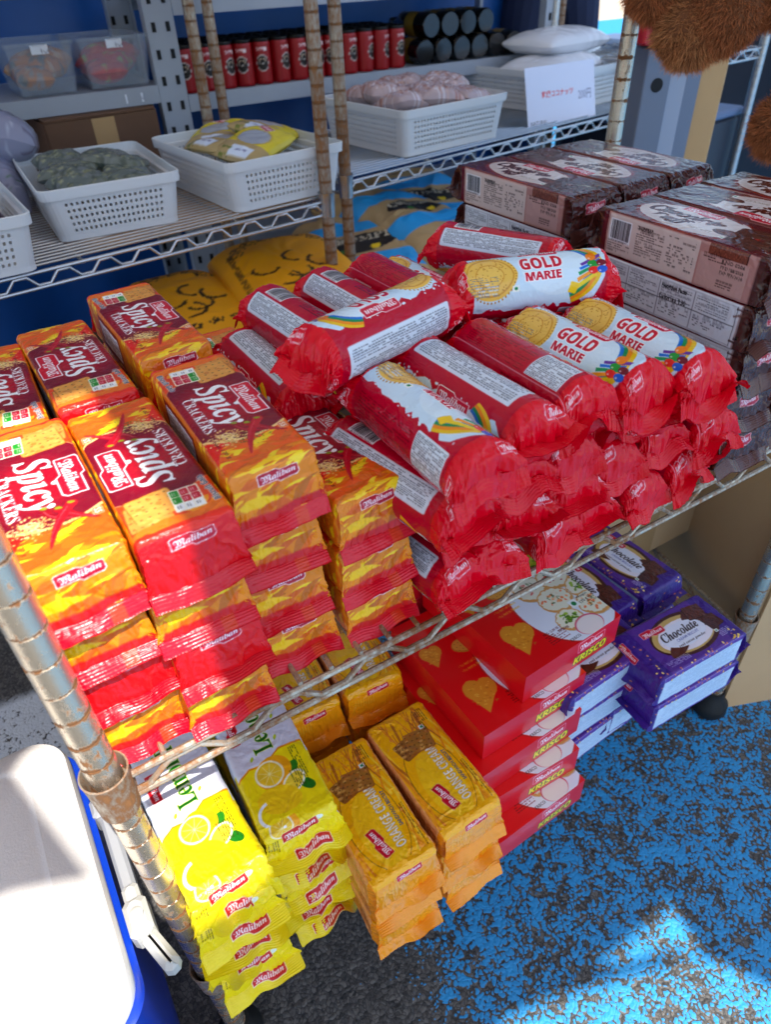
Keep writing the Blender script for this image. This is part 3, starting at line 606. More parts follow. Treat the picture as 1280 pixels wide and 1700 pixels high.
# --- chocolate cream (purple) ------------------------------------------------------
def art_purple(W=74, H=48, L=122, E=24, F=9):
    W0, W = W, 92; Pp = (.24, .11, .50); c = Canvas(2 * W0 + 2 * H, 2 * F + 2 * E + L, Pp); T = Canvas(W, 130, (.34, .17, .55)); rg = random.Random(6)
    def dots(q, n, x0, y0, x1, y1):
        for i in range(n): q.ell(rg.uniform(x0, x1), rg.uniform(y0, y1), rg.uniform(.6, 2.2), rg.uniform(.6, 1.8), rg.choice([(.93, .74, .25), (.98, .86, .45), (.80, .45, .35)]))
    T.rect(0, 0, W, 16, Pp); T.rect(0, 118, W, 12, Pp); dots(T, 10, 70, 2, W, 12); dots(T, 10, 4, 122, W, 130)
    # drawn to be read along the length: up is -u (towards low u)
    T.ell(46, 58, 36, 50, (.28, .12, .09)); T.ell(46, 60, 31, 45, (.80, .66, .38)); T.ell(48, 58, 26, 40, (.93, .90, .93)); T.ell(34, 30, 18, 16, (.34, .15, .10), -20); T.ell(60, 78, 10, 24, (.36, .16, .10), -30); T.ell(46, 60, 20, 34, (.90, .91, .96))
    T.text(style('Chocolate', 'bi'), 40, 62, w=58, h=15, c=(.18, .10, .10), rot=-90, off=.01); T.text('CREAM BISCUIT', 52, 58, w=36, h=4.6, c=(.50, .52, .72), rot=-90, off=.02); T.text(style('real cocoa powder', 'bi'), 61, 58, w=44, h=5, c=(.2, .12, .1), rot=-90)
    T.badge(23, 92, 34, -90, (.82, .05, .18), (.95, .7, .7))
    choc_bar(T, 24, 22, 24, 26, 10, 1, (.36, .17, .12)); choc_bar(T, 50, 14, 22, 22, -8, 2, (.30, .13, .10)); T.veg(66, 22, 5); T.lines(74, 14, 18, 14, (.85, .85, .95), -90, 2.4, 3)
    T.lines(78, 96, 34, 10, (.8, .8, .93), -90, 2, 4); dots(T, 15, 86, 8, W, 126)
    T.a = T.a[np.linspace(0, T.a.shape[0] - 1, int(L * T.P)).astype(int)][:, np.linspace(0, T.a.shape[1] - 1, int(W0 * T.P)).astype(int)]; W = W0
    side = Canvas(H, L, (.76, .84, .93)); side.lines(H / 2, L / 2, L - 16, H - 18, (.58, .68, .80), 90, 2.6, 7); side.rect(0, 0, 6, L, (.34, .18, .58)); side.rect(H - 6, 0, 6, L, (.34, .18, .58)); dots(side, 10, H - 6, 4, H, L - 4); dots(side, 8, 0, 4, 5, L - 4)
    paste(c, side, 0, F + E); q = Canvas(H, L, Pp); q.a[:] = side.a[:, ::-1]; paste(c, q, H + W, F + E); paste(c, T, H, F + E)
    c.badge(H + 26, F + E + L + 9, 26, 0, (.80, .06, .2), (.95, .7, .7))
    for y in (0, c.h - F - E): dots(c, 34, 0, y, c.w, y + F + E)
    return c

# --- savoury cracker carton ----------------------------------------------------------
def canape(c, cx, cy, r, kind, seed):
    rg = random.Random(seed); c.ell(cx + .8, cy + 1.2, r, r * .9, (.78, .78, .76), jag=.04); c.ell(cx, cy, r, r * .9, (.85, .62, .34), jag=.08, seed=seed); c.ell(cx, cy - 1, r * .9, r * .75, (.93, .92, .82), jag=.2, seed=seed)
    P = {'ham': [(.90, .45, .42), (.95, .62, .55), (.82, .3, .3)], 'green': [(.45, .62, .12), (.62, .75, .2), (.30, .48, .08)], 'salmon': [(.95, .50, .28), (.98, .66, .42), (.93, .88, .75)], 'red': [(.75, .06, .12), (.85, .15, .18), (.60, .03, .1)]}[kind]
    for i in range(26):
        a = rg.uniform(0, 6.28); q = rg.random() * r * .8; c.ell(cx + q * math.cos(a), cy - 2 + q * .7 * math.sin(a), rg.uniform(1, 3.2), rg.uniform(.7, 2), rg.choice(P), rg.uniform(0, 180))
    for i in range(10): c.rrect(cx + rg.uniform(-.4, .4) * r, cy - 3 + rg.uniform(-.3, .3) * r, 4, .7, .2, (.15, .32, .08), rg.uniform(0, 180))
def heart(c, cx, cy, s, rot):
    rg = random.Random(int(cx)); 
    for dx, dy, w in ((-.28, -.3, .42), (.28, -.3, .42)): 
        p = c._rot([(dx * s, dy * s)], cx, cy, rot)[0]; c.ell(p[0], p[1], w * s * .95, w * s * 1.1, (.88, .55, .14), rot, jag=.08, seed=3)
    c.poly(c._rot([(-.62 * s, -.12 * s), (.62 * s, -.12 * s), (0, .85 * s)], cx, cy, rot), (.88, .55, .14))
    for i in range(34):
        p = c._rot([(rg.uniform(-.45, .45) * s, rg.uniform(-.55, .45) * s)], cx, cy, rot)[0]; c.ell(p[0], p[1], rg.uniform(.6, 2.2), rg.uniform(.5, 1.4), rg.choice([(.95, .72, .28), (.80, .45, .1), (.93, .66, .2)]), rot, al=.8)
def art_box_top(W=150, D=170):
    T = Canvas(W, D, (.90, .02, .05)); T.ell(104, 112, 56, 66, (.80, .12, .10)); T.ell(105, 112, 54.5, 64.5, (.90, .92, .96)); T.poly([(92, 40), (150, 40), (150, 74), (112, 62)], (.62, .65, .12)); flames(T, 96, 42, 150, 66, 26, [(.45, .55, .1), (.7, .72, .2), (.3, .42, .08)], 3)
    for a in ((88, 84, 21, 'ham'), (124, 84, 21, 'red'), (140, 112, 19, 'green'), (100, 112, 21, 'salmon'), (132, 138, 20, 'salmon'), (92, 142, 17, 'green')): canape(T, a[0], a[1], a[2], a[3], int(a[0]))
    T.ell(104, 158, 18, 13, (.85, .35, .45)); T.ell(104, 159, 16.5, 12, (.95, .90, .88)); T.veg(112, 128, 11); T.text('Weight', 128, 124, w=16, h=4, c=(.1, .1, .1), rot=0); T.text('170 g (6 oz)', 132, 130, w=26, h=5, c=(.08, .08, .08), rot=-8)
    heart(T, 30, 130, 27, 18); heart(T, 16, 60, 19, 10); T.ell(58, 66, 18, 11, (.80, .50, .14), 8, jag=.06); T.ell(58, 65, 16.5, 9.5, (.88, .62, .24), 8, jag=.06)
    for i in range(18): T.ell(46 + (i % 6) * 5, 60 + (i // 6) * 5, .8, .6, (.62, .36, .1))
    for i, t in enumerate(('• No Artificial Colours', '• No Artificial Flavours')): T.text(t, 46, 88 + i * 7, w=30, h=3.6, c=(.98, .72, .15), rot=0, off=.01)
    T.lines(64, 152, 26, 14, (.45, .02, .04), 0, 2.6, 5); T.text(style('Serving', 'bi'), 76, 147, w=15, h=4, c=(.3, .05, .05), rot=0)
    T.text('KRISCO', 78, 163, w=14, h=3.6, c=(.15, .12, .12), rot=0); T.text('MFG 12.09 ' + '03 2', 64, 142, w=24, h=3, c=(.3, .02, .03))
    return T
def art_box_front(W=150, H=42):
    T = Canvas(W, H, (.84, .02, .12)); T.badge(96, 11, 40, -0, (.86, .03, .14), (.98, .75, .8), ow=.7)
    T.text(style('KRISCO', 'ss'), 97, 28, w=50, h=12.5, c=(.98, .88, .06), rot=0, outline=(.25, .42, .10), ow=1.0, off=.02); return T
def carton(name, W, D, H, top, front, colr, m, du=.7):
    V = []; Fc = []; C = []; n0 = 0; rg = np.random.default_rng(3)
    def face(o, ax, ay, cv, w, h, colr):
        nonlocal n0
        st = du if cv is not None else 8; a = np.linspace(0, 1, max(3, int(w / st))); b = np.linspace(0, 1, max(3, int(h / st)))
        A, B = np.meshgrid(a, b); o, ax, ay = map(np.array, (o, ax, ay)); P = o + A[..., None] * ax + B[..., None] * ay
        nrm = np.cross(ay, ax).astype(float); nrm /= np.linalg.norm(nrm)
        P = P + nrm * (1.2 * np.sin(math.pi * A) * np.sin(math.pi * B) + .5 * (vnoise(A * w, B * h, 30, 4) - .5) * np.sin(math.pi * A) ** .5 * np.sin(math.pi * B) ** .5)[..., None]
        k = len(a); J = (np.arange(len(b) - 1) * k)[:, None]; i = np.arange(k - 1)[None, :]
        F = np.stack([J + i, J + k + i, J + k + i + 1, J + i + 1], -1).reshape(-1, 4)
        V.append(P.reshape(-1, 3)); Fc.append(F + n0); n0 += P.size // 3
        C.append(cv.sample(A * w, B * h).reshape(-1, 3) if cv is not None else np.tile(np.array(colr), (P.size // 3, 1)))
    w, d = W / 2, D / 2
    face((-w, d, H), (W, 0, 0), (0, -D, 0), top, W, D, colr); face((-w, -d, H), (W, 0, 0), (0, 0, -H), front, W, H, colr)
    face((-w, d, H), (0, -D, 0), (0, 0, -H), None, D, H, colr); face((w, -d, H), (0, D, 0), (0, 0, -H), None, D, H, colr)
    face((w, d, H), (-W, 0, 0), (0, 0, -H), None, W, H, colr); face((-w, -d, 0), (W, 0, 0), (0, D, 0), None, W, D, colr)
    o = bpy.data.objects.new(name, None); COL.objects.link(o); o.empty_display_size = .03
    mk('end_flap', V[1] * .001, Fc[1] - Fc[1].min(), m, o, False, cols=C[1]); k = len(V[1]); keep = [0, 2, 3, 4, 5]; off = 0; FF = []
    for i in keep: FF.append(Fc[i] - Fc[i].min() + off); off += len(V[i])
    mk('box_sleeve', np.concatenate([V[i] for i in keep]) * .001, np.concatenate(FF), m, o, False, cols=np.concatenate([C[i] for i in keep])); return o
# ================================================================ GROUND
def ground_mat():
    m = bpy.data.materials.new("painted_asphalt"); m.use_nodes = True; n = m.node_tree.nodes; l = m.node_tree.links; b = n["Principled BSDF"]
    tc = n.new("ShaderNodeTexCoord"); P = tc.outputs["Object"]
    def noise(sc, det=4, rough=.5):
        z = n.new("ShaderNodeTexNoise"); z.inputs["Scale"].default_value = sc; z.inputs["Detail"].default_value = det; z.inputs["Roughness"].default_value = rough; l.new(P, z.inputs[0]); return z
    def mth(op, a, bb=None, c=None):
        q = n.new("ShaderNodeMath"); q.operation = op
        for i, x in enumerate((a, bb, c)):
            if x is None: continue
            if hasattr(x, 'links'): l.new(x, q.inputs[i])
            else: q.inputs[i].default_value = x
        return q.outputs[0]
    def mix(f, a, bb):
        q = n.new("ShaderNodeMix"); q.data_type = 'RGBA'; l.new(f, q.inputs[0]) if hasattr(f, 'links') else None
        for i, x in ((6, a), (7, bb)):
            if hasattr(x, 'links'): l.new(x, q.inputs[i])
            else: q.inputs[i].default_value = (*x, 1)
        return q.outputs[2]
    wn = noise(60, 2); wv = n.new("ShaderNodeVectorMath"); wv.operation = 'MULTIPLY_ADD'; l.new(wn.outputs[1], wv.inputs[0]); wv.inputs[1].default_value = (.016, .016, .016); l.new(P, wv.inputs[2])
    vo = n.new("ShaderNodeTexVoronoi"); vo.inputs["Scale"].default_value = 185; l.new(wv.outputs[0], vo.inputs[0])
    ve = n.new("ShaderNodeTexVoronoi"); ve.feature = 'DISTANCE_TO_EDGE'; ve.inputs["Scale"].default_value = 185; l.new(wv.outputs[0], ve.inputs[0])
    v2 = n.new("ShaderNodeTexVoronoi"); v2.inputs["Scale"].default_value = 260; l.new(P, v2.inputs[0])
    sepc = n.new("ShaderNodeSeparateColor"); l.new(vo.outputs["Color"], sepc.inputs[0])
    wear = noise(9, 5, .6); wear2 = noise(38, 4, .6)
    # paint survives on the raised stones
    dome = mth('SUBTRACT', .62, vo.outputs["Distance"]); h = mth('ADD', mth('MULTIPLY', dome, .72), mth('MULTIPLY', sepc.outputs[0], .22)); h = mth('ADD', h, mth('MULTIPLY', wear.outputs[0], .62)); h = mth('ADD', h, mth('MULTIPLY', wear2.outputs[0], 1.15)); h = mth('ADD', h, mth('MULTIPLY', noise(240, 3, .6).outputs[0], .30))
    sp = n.new("ShaderNodeSeparateXYZ"); l.new(P, sp.inputs[0])
    # unpainted strip to the left
    edge = noise(6, 4); ex = mth('ADD', sp.outputs[0], mth('MULTIPLY', edge.outputs[0], .10)); ex = mth('ADD', ex, mth('MULTIPLY', sp.outputs[1], -.25))
    mr = n.new("ShaderNodeMapRange"); mr.inputs[1].default_value = .19; mr.inputs[2].default_value = .34; mr.inputs[3].default_value = .75; mr.inputs[4].default_value = 0; l.new(ex, mr.inputs[0])
    h2 = mth('SUBTRACT', h, mr.outputs[0])
    cr = n.new("ShaderNodeMapRange"); cr.inputs[1].default_value = 1.19; cr.inputs[2].default_value = 1.24; l.new(h2, cr.inputs[0])
    stone = mix(v2.outputs["Distance"], (.018, .018, .020), (.10, .094, .085)); st2 = mix(sepc.outputs[1], stone, (.15, .135, .12))
    stf = n.new("ShaderNodeMapRange"); stf.inputs[1].default_value = .2; stf.inputs[2].default_value = .9; stf.inputs[4].default_value = .55; l.new(sepc.outputs[1], stf.inputs[0])
    st2 = mix(stf.outputs[0], stone, (.19, .175, .155))
    gap = n.new("ShaderNodeMapRange"); gap.inputs[1].default_value = 0; gap.inputs[2].default_value = .10; l.new(ve.outputs["Distance"], gap.inputs[0]); st3 = mix(gap.outputs[0], (.016, .016, .018), st2)
    blue = mix(wear2.outputs[0], (.010, .19, .46), (.030, .36, .74))
    col = mix(cr.outputs[0], st3, blue)
    # white painted patch far left
    wx = n.new("ShaderNodeMapRange"); wx.inputs[1].default_value = .0; wx.inputs[2].default_value = -.02; l.new(mth('ADD', sp.outputs[0], mth('MULTIPLY', edge.outputs[0], .03)), wx.inputs[0])
    wy = n.new("ShaderNodeMapRange"); wy.inputs[1].default_value = .70; wy.inputs[2].default_value = .68; l.new(mth('ADD', sp.outputs[1], mth('MULTIPLY', edge.outputs[0], .05)), wy.inputs[0])
    wy2 = n.new("ShaderNodeMapRange"); wy2.inputs[1].default_value = .28; wy2.inputs[2].default_value = .34; l.new(sp.outputs[1], wy2.inputs[0])
    wm = mth('MULTIPLY', mth('MULTIPLY', wx.outputs[0], wy.outputs[0]), wy2.outputs[0])
    wc = n.new("ShaderNodeMapRange"); wc.inputs[1].default_value = .98; wc.inputs[2].default_value = 1.04; l.new(h, wc.inputs[0]); wm = mth('MULTIPLY', wm, wc.outputs[0])
    col = mix(wm, col, (.62, .66, .70))
    l.new(col, b.inputs["Base Color"]); b.inputs["Roughness"].default_value = .62
    bp = n.new("ShaderNodeBump"); bp.inputs["Strength"].default_value = .35; bp.inputs["Distance"].default_value = .003
    hb = mth('ADD', mth('MULTIPLY', dome, 1.2), mth('MULTIPLY', noise(160, 3).outputs[0], .5)); l.new(hb, bp.inputs["Height"]); l.new(bp.outputs[0], b.inputs["Normal"])
    return m
tag(mk('ground', [(-60, -60, 0), (60, -60, 0), (60, 60, 0), (-60, 60, 0)], [(0, 1, 2, 3)], ground_mat()), kind='structure')
def yard_mat():
    m = mat('yard_paint', (.16, .56, .78), .7, bump=.3, bscale=40, var=.15); return m
tag(mk('painted_road', [(2.7, 3.3, .004), (60, 3.3, .004), (60, 9.5, .004), (2.7, 9.5, .004)], [(0, 1, 2, 3)], yard_mat()), kind='structure')
tag(mk('pale_road', [(2.7, 9.5, .004), (60, 9.5, .004), (60, 59, .004), (2.7, 59, .004)], [(0, 1, 2, 3)], mat('pale_concrete', (.78, .70, .60), .8, var=.1)), kind='structure')

# ================================================================ RACKS
M_POST = rusty('rusty_chrome_post', -.35, (.66, .58, .46)); M_WIRE = rusty('rusty_wire', .45, (.60, .54, .44), ring=False); M_CLEAN = rusty('dull_chrome', -.6, (.5, .5, .5), ring=False)
M_BROWN = rusty('old_post', .75, (.50, .44, .36))
def rack_post(parent, x, y, z0, z1, m, r=12.0, name='post'):
    n = int((z1 - z0) / 25.4); pr = []
    for i in range(n + 1):
        z = i * 25.4
        pr += [(r, z + .3), (r, z + 1.2), (r, z + 12), (r, z + 23.6), (r, z + 24.4), (r - .4, z + 24.6), (r - .4, z + 25.2)]
    b = MB(); b.lathe([(p * .001, q * .001) for p, q in pr], n=20); o = b.build(name, m, parent, True); o.location = (x * .001, y * .001, (z0 + FLOOR) * .001); return o
def zigzag(p0, p1, pitch, ztop, zbot):
    d = (p1 - p0); L = d.length; d.normalize(); n = int(L / pitch); P = []
    for i in range(n):
        a = p0 + d * (i * L / n)
        for t, z in ((.0, zbot), (.14, zbot), (.36, ztop), (.64, ztop), (.86, zbot)): P.append(a + d * (t * L / n) + Vector((0, 0, z)))
    P.append(p1 + Vector((0, 0, zbot)))
    return P
def wire_shelf(parent, c4, z, m, pitch=76, mats=26, wr=.0022, along='y', name='shelf'):
    """c4: corners FL, FR, BR, BL in mm"""
    C4 = [W3(x, y, z) for x, y in c4]; b = MB()
    for i in range(4):
        p, q = C4[i], C4[(i + 1) % 4]
        b.tube([p + Vector((0, 0, -.005)), q + Vector((0, 0, -.005))], .0029, 8); b.tube([p + Vector((0, 0, -.028)), q + Vector((0, 0, -.028))], .0029, 8)
    if along == 'y':
        n = int((C4[1] - C4[0]).length * 1000 / mats)
        for i in range(1, n): t = i / n; b.tube([C4[0].lerp(C4[1], t), C4[3].lerp(C4[2], t)], wr, 6)
        for t in (.33, .66): b.tube([C4[0].lerp(C4[3], t) + Vector((0, 0, -.006)), C4[1].lerp(C4[2], t) + Vector((0, 0, -.006))], .003, 6)
    else:
        n = int((C4[3] - C4[0]).length * 1000 / mats)
        for i in range(1, n): t = i / n; b.tube([C4[0].lerp(C4[3], t), C4[1].lerp(C4[2], t)], wr, 6)
        for t in (.2, .5, .8): b.tube([C4[0].lerp(C4[1], t) + Vector((0, 0, -.006)), C4[3].lerp(C4[2], t) + Vector((0, 0, -.006))], .003, 6)
    o = b.build(name, m, parent, True)
    for i in range(4):
        p, q = C4[i], C4[(i + 1) % 4]; pts = zigzag(p, q, pitch * .001, -.009, -.024)
        mb = MB(); mb.tube(pts, .0025, 7); mb.build('zigzag_wire', m, o, True)
    return o
def collar(parent, x, y, z, m):
    b = MB(); b.lathe([(.0130, -.030), (.0140, -.032), (.0148, -.01), (.0160, .010), (.0165, .0115), (.0153, .0118), (.0134, .004), (.0120, -.02)], n=24, cap=False)
    o = b.build('collar', m, parent, True); o.location = W3(x, y, z); return o
RW = 828
rk = tag(empty('wire_rack', (0, 0, 0)), 'rusty chrome wire rack holding the biscuits, nearest the camera', 'rack')
C1 = [(0, 0), (RW, 0), (908, 462), (0, 470)]
for (x, y) in C1:
    p = rack_post(rk, x, y, -FLOOR + 30, 1100, M_POST, 11.2)
    b = MB(); b.lathe([(.0, 0), (.024, 0), (.027, .008), (.026, .022), (.017, .034), (.0145, .05)], n=20); q = b.build('foot', mat('black_rubber', (.05, .055, .06), .6), p, True); q.location = (0, 0, -.030)
for z in (0, -348):
    wire_shelf(rk, [(12, 0), (RW - 12, 0), (896, 462), (12, 470)], z, M_WIRE, name='shelf')
    for (x, y) in C1: collar(rk, x, y, z, M_WIRE)

# ================================================================ PRODUCTS
def V(x): return R(x)
ORD = ('bottom', 'second', 'third', 'fourth', 'fifth', 'sixth')
class Maker:
    def __init__(s, protos): s.p = protos; s.used = [False] * len(protos)
    def put(s, k, x, y, z, rz, label, cat, group, ry=0, rx=0):
        k %= len(s.p); o = s.p[k]
        if s.used[k]: o = copy_tree(o)
        s.used[k] = True
        o.location = W3(x, y, z); o.rotation_euler = (R(rx), R(ry), R(rz)); tag(o, label, cat, group); return o
# spicy crackers
cs = art_spicy()
sp = Maker([pack('cracker_packet', 62, 43, 160, cs, E=44, F=10, rc=5, zf=4, d=8, Wf=66, droop=(42, 35), dvar=34, seed=s, wr=.4, wre=2.4, wave=2.5) for s in (11, 23, 37, 51)])
def lay(k, n): return 'topmost' if k == n - 1 else ORD[k]
G = 'red and orange cracker packets stacked on the upper shelf'
cols = [(32, 4, 4, 43.2, ('the front stack beside the left rusty post')), (96, -2, 4, 43, 'the second front stack from the left post'), (163, 14, 4, 46.5, 'the third front stack from the left post'), (228, 8, 3, 46.5, 'the front stack touching the red rolls')]
flipk = {(0, 1): 1, (1, 3): 1, (1, 1): 1, (1, 2): 0}
jr = random.Random(5)
kk = 0
for ci, (x, yf, n, hp, where) in enumerate(cols):
    for k in range(n):
        fl = flipk.get((ci, k), 0); kk += 1
        red = 'red ended' if fl else 'yellow ended'
        xo = jr.uniform(-2, 2) if k < n - 1 else 0; rz = (180 if fl else 0) + jr.uniform(-1.5, 1.5) + (-2 if ci == 2 else 0)
        sp.put(kk, x + xo, yf + 97 + jr.uniform(-4, 4) * (k < n - 1), k * hp + 1, rz, f'{red} cracker packet, {lay(k, n)} of {where}', 'cracker packet', G)
back = [(26, 274, 4, 41.0, 1, 'the back stack at the far left edge'), (91, 286, 4, 42, 1, 'the second back stack from the left'), (163, 308, 4, 46, 0, 'the back stack in front of the yellow sacks'), (226, 262, 3, 46, 0, 'the back stack beside the rolls')]
for (x, yc, n, hp, fl, where) in back:
    for k in range(n - 2 if x > 30 else 0, n):
        kk += 1; sp.put(kk, x, yc + jr.uniform(-3, 3), k * hp + 1, (180 if fl else 0) + jr.uniform(-2, 2), f'{"red" if fl else "yellow"} ended cracker packet, {lay(k, n)} of {where}', 'cracker packet', G)
# marie rolls
cm = art_marie()
rolls = []
for i, (uo, s, dr) in enumerate(((26, 3, 20), (-18, 5, 40), (-50, 8, 30), (100, 12, 45), (74, 15, 35), (20, 19, 60), (150, 22, 25))):
    rolls.append(pack('biscuit_roll', 52, 52, 118, cm, E=25, F=14, rc=26, zf=24, d=14, Wf=60, du=.62, dv=.62, droop=(dr, 20), dvar=75, seed=s, wr=.35, wre=4.2, uoff=uo, pinch=.0, pz=.8, py=.9, wave=10, cell=12, pleat=6.5, mtl=mat('red_film', rough=.17, vcol=True, bump=.7, bscale=48, distort=1.6, coat=.0, spec=.32)))
mr = Maker(rolls); G = 'red biscuit rolls heaped on the upper shelf'
def roll(k, x, y, z, rz, lab, ry=0, rx=0): mr.put(k, x, y, z, rz, lab, 'biscuit roll', G, ry, rx)
# z is the roll's underside
posn = ('first', 'second', 'third', 'fourth', 'fifth', 'sixth', 'seventh')
for rn, z, xs, ks in (('lowest', 1, (284, 337, 390, 443, 496, 549, 596), (3, 1, 6, 3, 5, 2, 4)), ('second', 46, (310, 364, 417, 470, 523, 578), (1, 4, 3, 5, 6, 2)), ('third', 91, (268, 336, 390, 444, 498, 552), (3, 6, 5, 2, 4, 1))):
    for i, (x, k) in enumerate(zip(xs, ks)):
        roll(k, x + jr.uniform(-3, 3), {'lowest': 76, 'second': 74, 'third': 66}[rn] + jr.uniform(-13, 13) - (28 if (rn == 'third' and i == 0) else 0), z, jr.uniform(-11, 11), f'red biscuit roll with crumpled end, {posn[i]} from the crackers in the {rn} row', rx=jr.uniform(-3, 3))
for x, k, y, z, rz, lab in ((281, 1, 30, 136, -1, 'red roll with nutrition panel at the left end of the front top row'), (336, 4, 46, 136, 2, 'plain red roll with small white tables, second in the front top row'), (391, 2, 52, 136, 0, 'red roll with white nutrition panel, third in the front top row'), (446, 0, 44, 136, 1, 'roll with red lettering and a biscuit picture, fourth in the front top row'), (501, 0, 32, 134, -2, 'roll with red lettering at the right end of the front top row')):
    roll(k, x, y, z, rz, lab)
for x, k, y, z, rz, lab in ((240, 4, 215, 108, 0, 'low red roll showing a white text panel beside the yellow sack'), (279, 3, 222, 140, 4, 'red roll with barcode and text panel at the left of the back row'), (341, 3, 232, 140, 3, 'red roll with barcode beside the first one in the back row'), (399, 2, 240, 140, 2, 'red roll with a rainbow and barcode in the back row'), (448, 0, 270, 118, 0, 'pale topped roll half hidden behind the rainbow roll'), (535, 3, 262, 146, 26, 'red roll with barcode leaning against the brown packets'), (268, 2, 215, 60, 0, 'red roll under the left of the back row'), (330, 2, 225, 88, 0, 'red roll low in the back of the heap'), (395, 5, 222, 88, 0, 'red roll buried in the back of the heap'), (520, 3, 225, 92, 4, 'red roll wedged behind the front top row'), (460, 3, 200, 92, 4, 'red roll filling the gap behind the front top row')):
    roll(k, x, y, z, rz, lab)
roll(5, 300, 126, 172, -76, 'large biscuit roll lying crosswise on top of the heap, rainbow showing'); roll(0, 470, 138, 166, 70, 'crosswise roll with red lettering lying behind the front top row')
# chocolate puff packets
cpf = [art_puff(kind=0), art_puff(kind=1)]
pf = Maker([pack('chocolate_biscuit_packet', 74, 43, 180, cpf[i], E=38, F=14, rc=3.5, zf=12, d=16, Wf=80, du=.7, dv=.7, droop=(35, 20), dvar=45, seed=s, wr=.4, wre=4.0, wave=5, cell=11, pleat=3, mtl=mat('clear_overwrap', rough=.24, vcol=True, bump=.32, bscale=45, distort=1.6, coat=.1)) for i, s in ((0, 4), (0, 9), (1, 14), (1, 19))])
G = 'brown chocolate biscuit packets stacked on the upper shelf'
for ri, (yc, ro) in enumerate(((110, 'front'), (352, 'back'))):
    for cx_ in range(3):
        for k in range(5):
            if k < 4 and cx_ > 0 and not (ri == 0): continue
            if ri == 0 and cx_ == 2 and k < 2: continue
            v = (0, 1)[(cx_ + ri) % 2] if k in (4, 1, 0) else 2 + (k + cx_) % 2
            nm = 'brown biscuit packet with barcode side' if k in (4, 1, 0) else 'biscuit packet with white nutrition side'
            pf.put(v, 659 + cx_ * 78 + jr.uniform(-1, 1) + (k < 4) * jr.uniform(-3, 3), yc + (k < 4) * jr.uniform(-8, 6), 1 + k * 43.4, (180 if (cx_ == 1 and k == 4) or (ri == 1 and cx_ == 2) else 0) + jr.uniform(-1, 1) + (1.5 if ri else -.5),
                   f'{nm}, {lay(k, 5)} of the {("left", "middle", "right")[cx_]} stack in the {ro} row', 'biscuit packet', G)
# lower shelf ---------------------------------------------------------------
ZL = -345
cl = art_lemon()
lm = Maker([pack('lemon_biscuit_packet', 70, 38, 165, cl, E=34, F=16, rc=5, zf=10, d=12, Wf=78, droop=(d_, 25), dvar=75, seed=s, wr=.9, wre=5, wave=9, cell=13) for s, d_ in ((2, 40), (7, 55), (16, 20))])
G = 'yellow lemon biscuit packets stacked on the lower shelf'
for ci, (x, y, n) in enumerate(((42, 62, 5), (122, 74, 5))):
    for k in range(n):
        lm.put(k + ci, x + jr.uniform(-3, 3) * (k < 4), y + jr.uniform(-5, 5) * (k < 4), ZL + k * 37.6, (180 if (ci == 1 and k < 4) else 0) + jr.uniform(-3, 3), f'yellow lemon biscuit packet, {lay(k, n)} of the stack {"by the left post" if ci == 0 else "beside the orange packets"}', 'biscuit packet', G)
co = art_orange()
og = Maker([pack('orange_biscuit_packet', 70, 44, 128, co, E=40, F=12, rc=6, zf=6, d=9, Wf=73, droop=(35, 20), dvar=45, seed=s, wr=.8, wre=2.8, wave=4, mtl=MATS.get('clear_overwrap')) for s in (3, 13)])
G = 'golden orange cream biscuit packets on the lower shelf'
for ci, (x, y, n, rz, w) in enumerate(((188, -8, 3, 0, 'the front stack next to the lemon packets'), (263, -4, 3, 1, 'the front stack next to the red cartons'), (192, 176, 3, -2, 'the back stack behind the lemon side'), (266, 170, 3, -2, 'the back stack behind the carton side'))):
    for k in range(n):
        if ci > 1 and k == 0: continue
        og.put(k + ci, x + jr.uniform(-2, 2), y + jr.uniform(-6, 6) * (k < n - 1), ZL + k * 45 + (14 if ci > 1 else 0), rz + jr.uniform(-2, 2), f'golden orange cream packet, {lay(k, n)} of {w}', 'biscuit packet', G)
bt, bf = art_box_top(), art_box_front()
bx = Maker([carton('cracker_carton', 140, 170, 41, bt, bf, (.88, .02, .07), mat('printed_card', rough=.32, vcol=True, bump=.12, bscale=30, coat=.3))])
G = 'red cracker cartons stacked on the lower shelf'
for k, (x, y, rz) in enumerate(((359, 12, 2), (364, 33, -2), (371, 46, 2), (383, 60, 1), (437, 72, 3))):
    bx.put(0, x, y, ZL + k * 42, rz, f'red cracker carton with heart shaped crackers, {lay(k, 5)} of its stack', 'cracker carton', G)
for k in range(5): bx.put(0, 398, 250, ZL + k * 42, 0, f'red cracker carton, {lay(k, 5)} of the stack hidden behind the first', 'cracker carton', G) if k > 2 else None
cpp = art_purple()
pu = Maker([pack('purple_biscuit_packet', 74, 48, 122, cpp, E=24, F=9, rc=4, zf=22, d=10, Wf=78, droop=(10, 10), dvar=20, seed=s, wr=.4, wre=1.8, wave=2) for s in (6, 17)])
G = 'purple chocolate cream packets on the lower shelf'
for ci, (x, y, n, rz, w) in enumerate(((592, -38, 3, -92, 'the front stack by the right post'), (492, 6, 3, -88, 'the stack touching the red cartons'), (560, 98, 3, 180, 'the back stack on the left'), (640, 98, 3, 181, 'the back stack next to the cardboard'))):
    for k in range(n):
        if ci > 1 and k < 1: continue
        pu.put(k, x + jr.uniform(-3, 3) - (14 if ci == 0 and k == 0 else 0), y + jr.uniform(-4, 4) * (k < n - 1) + (46 if ci == 0 and k == 0 else 0), ZL + k * 49.5 + (8 if ci == 0 else 0), rz + jr.uniform(-2, 2), f'purple chocolate cream packet, {lay(k, n)} of {w}', 'biscuit packet', G)
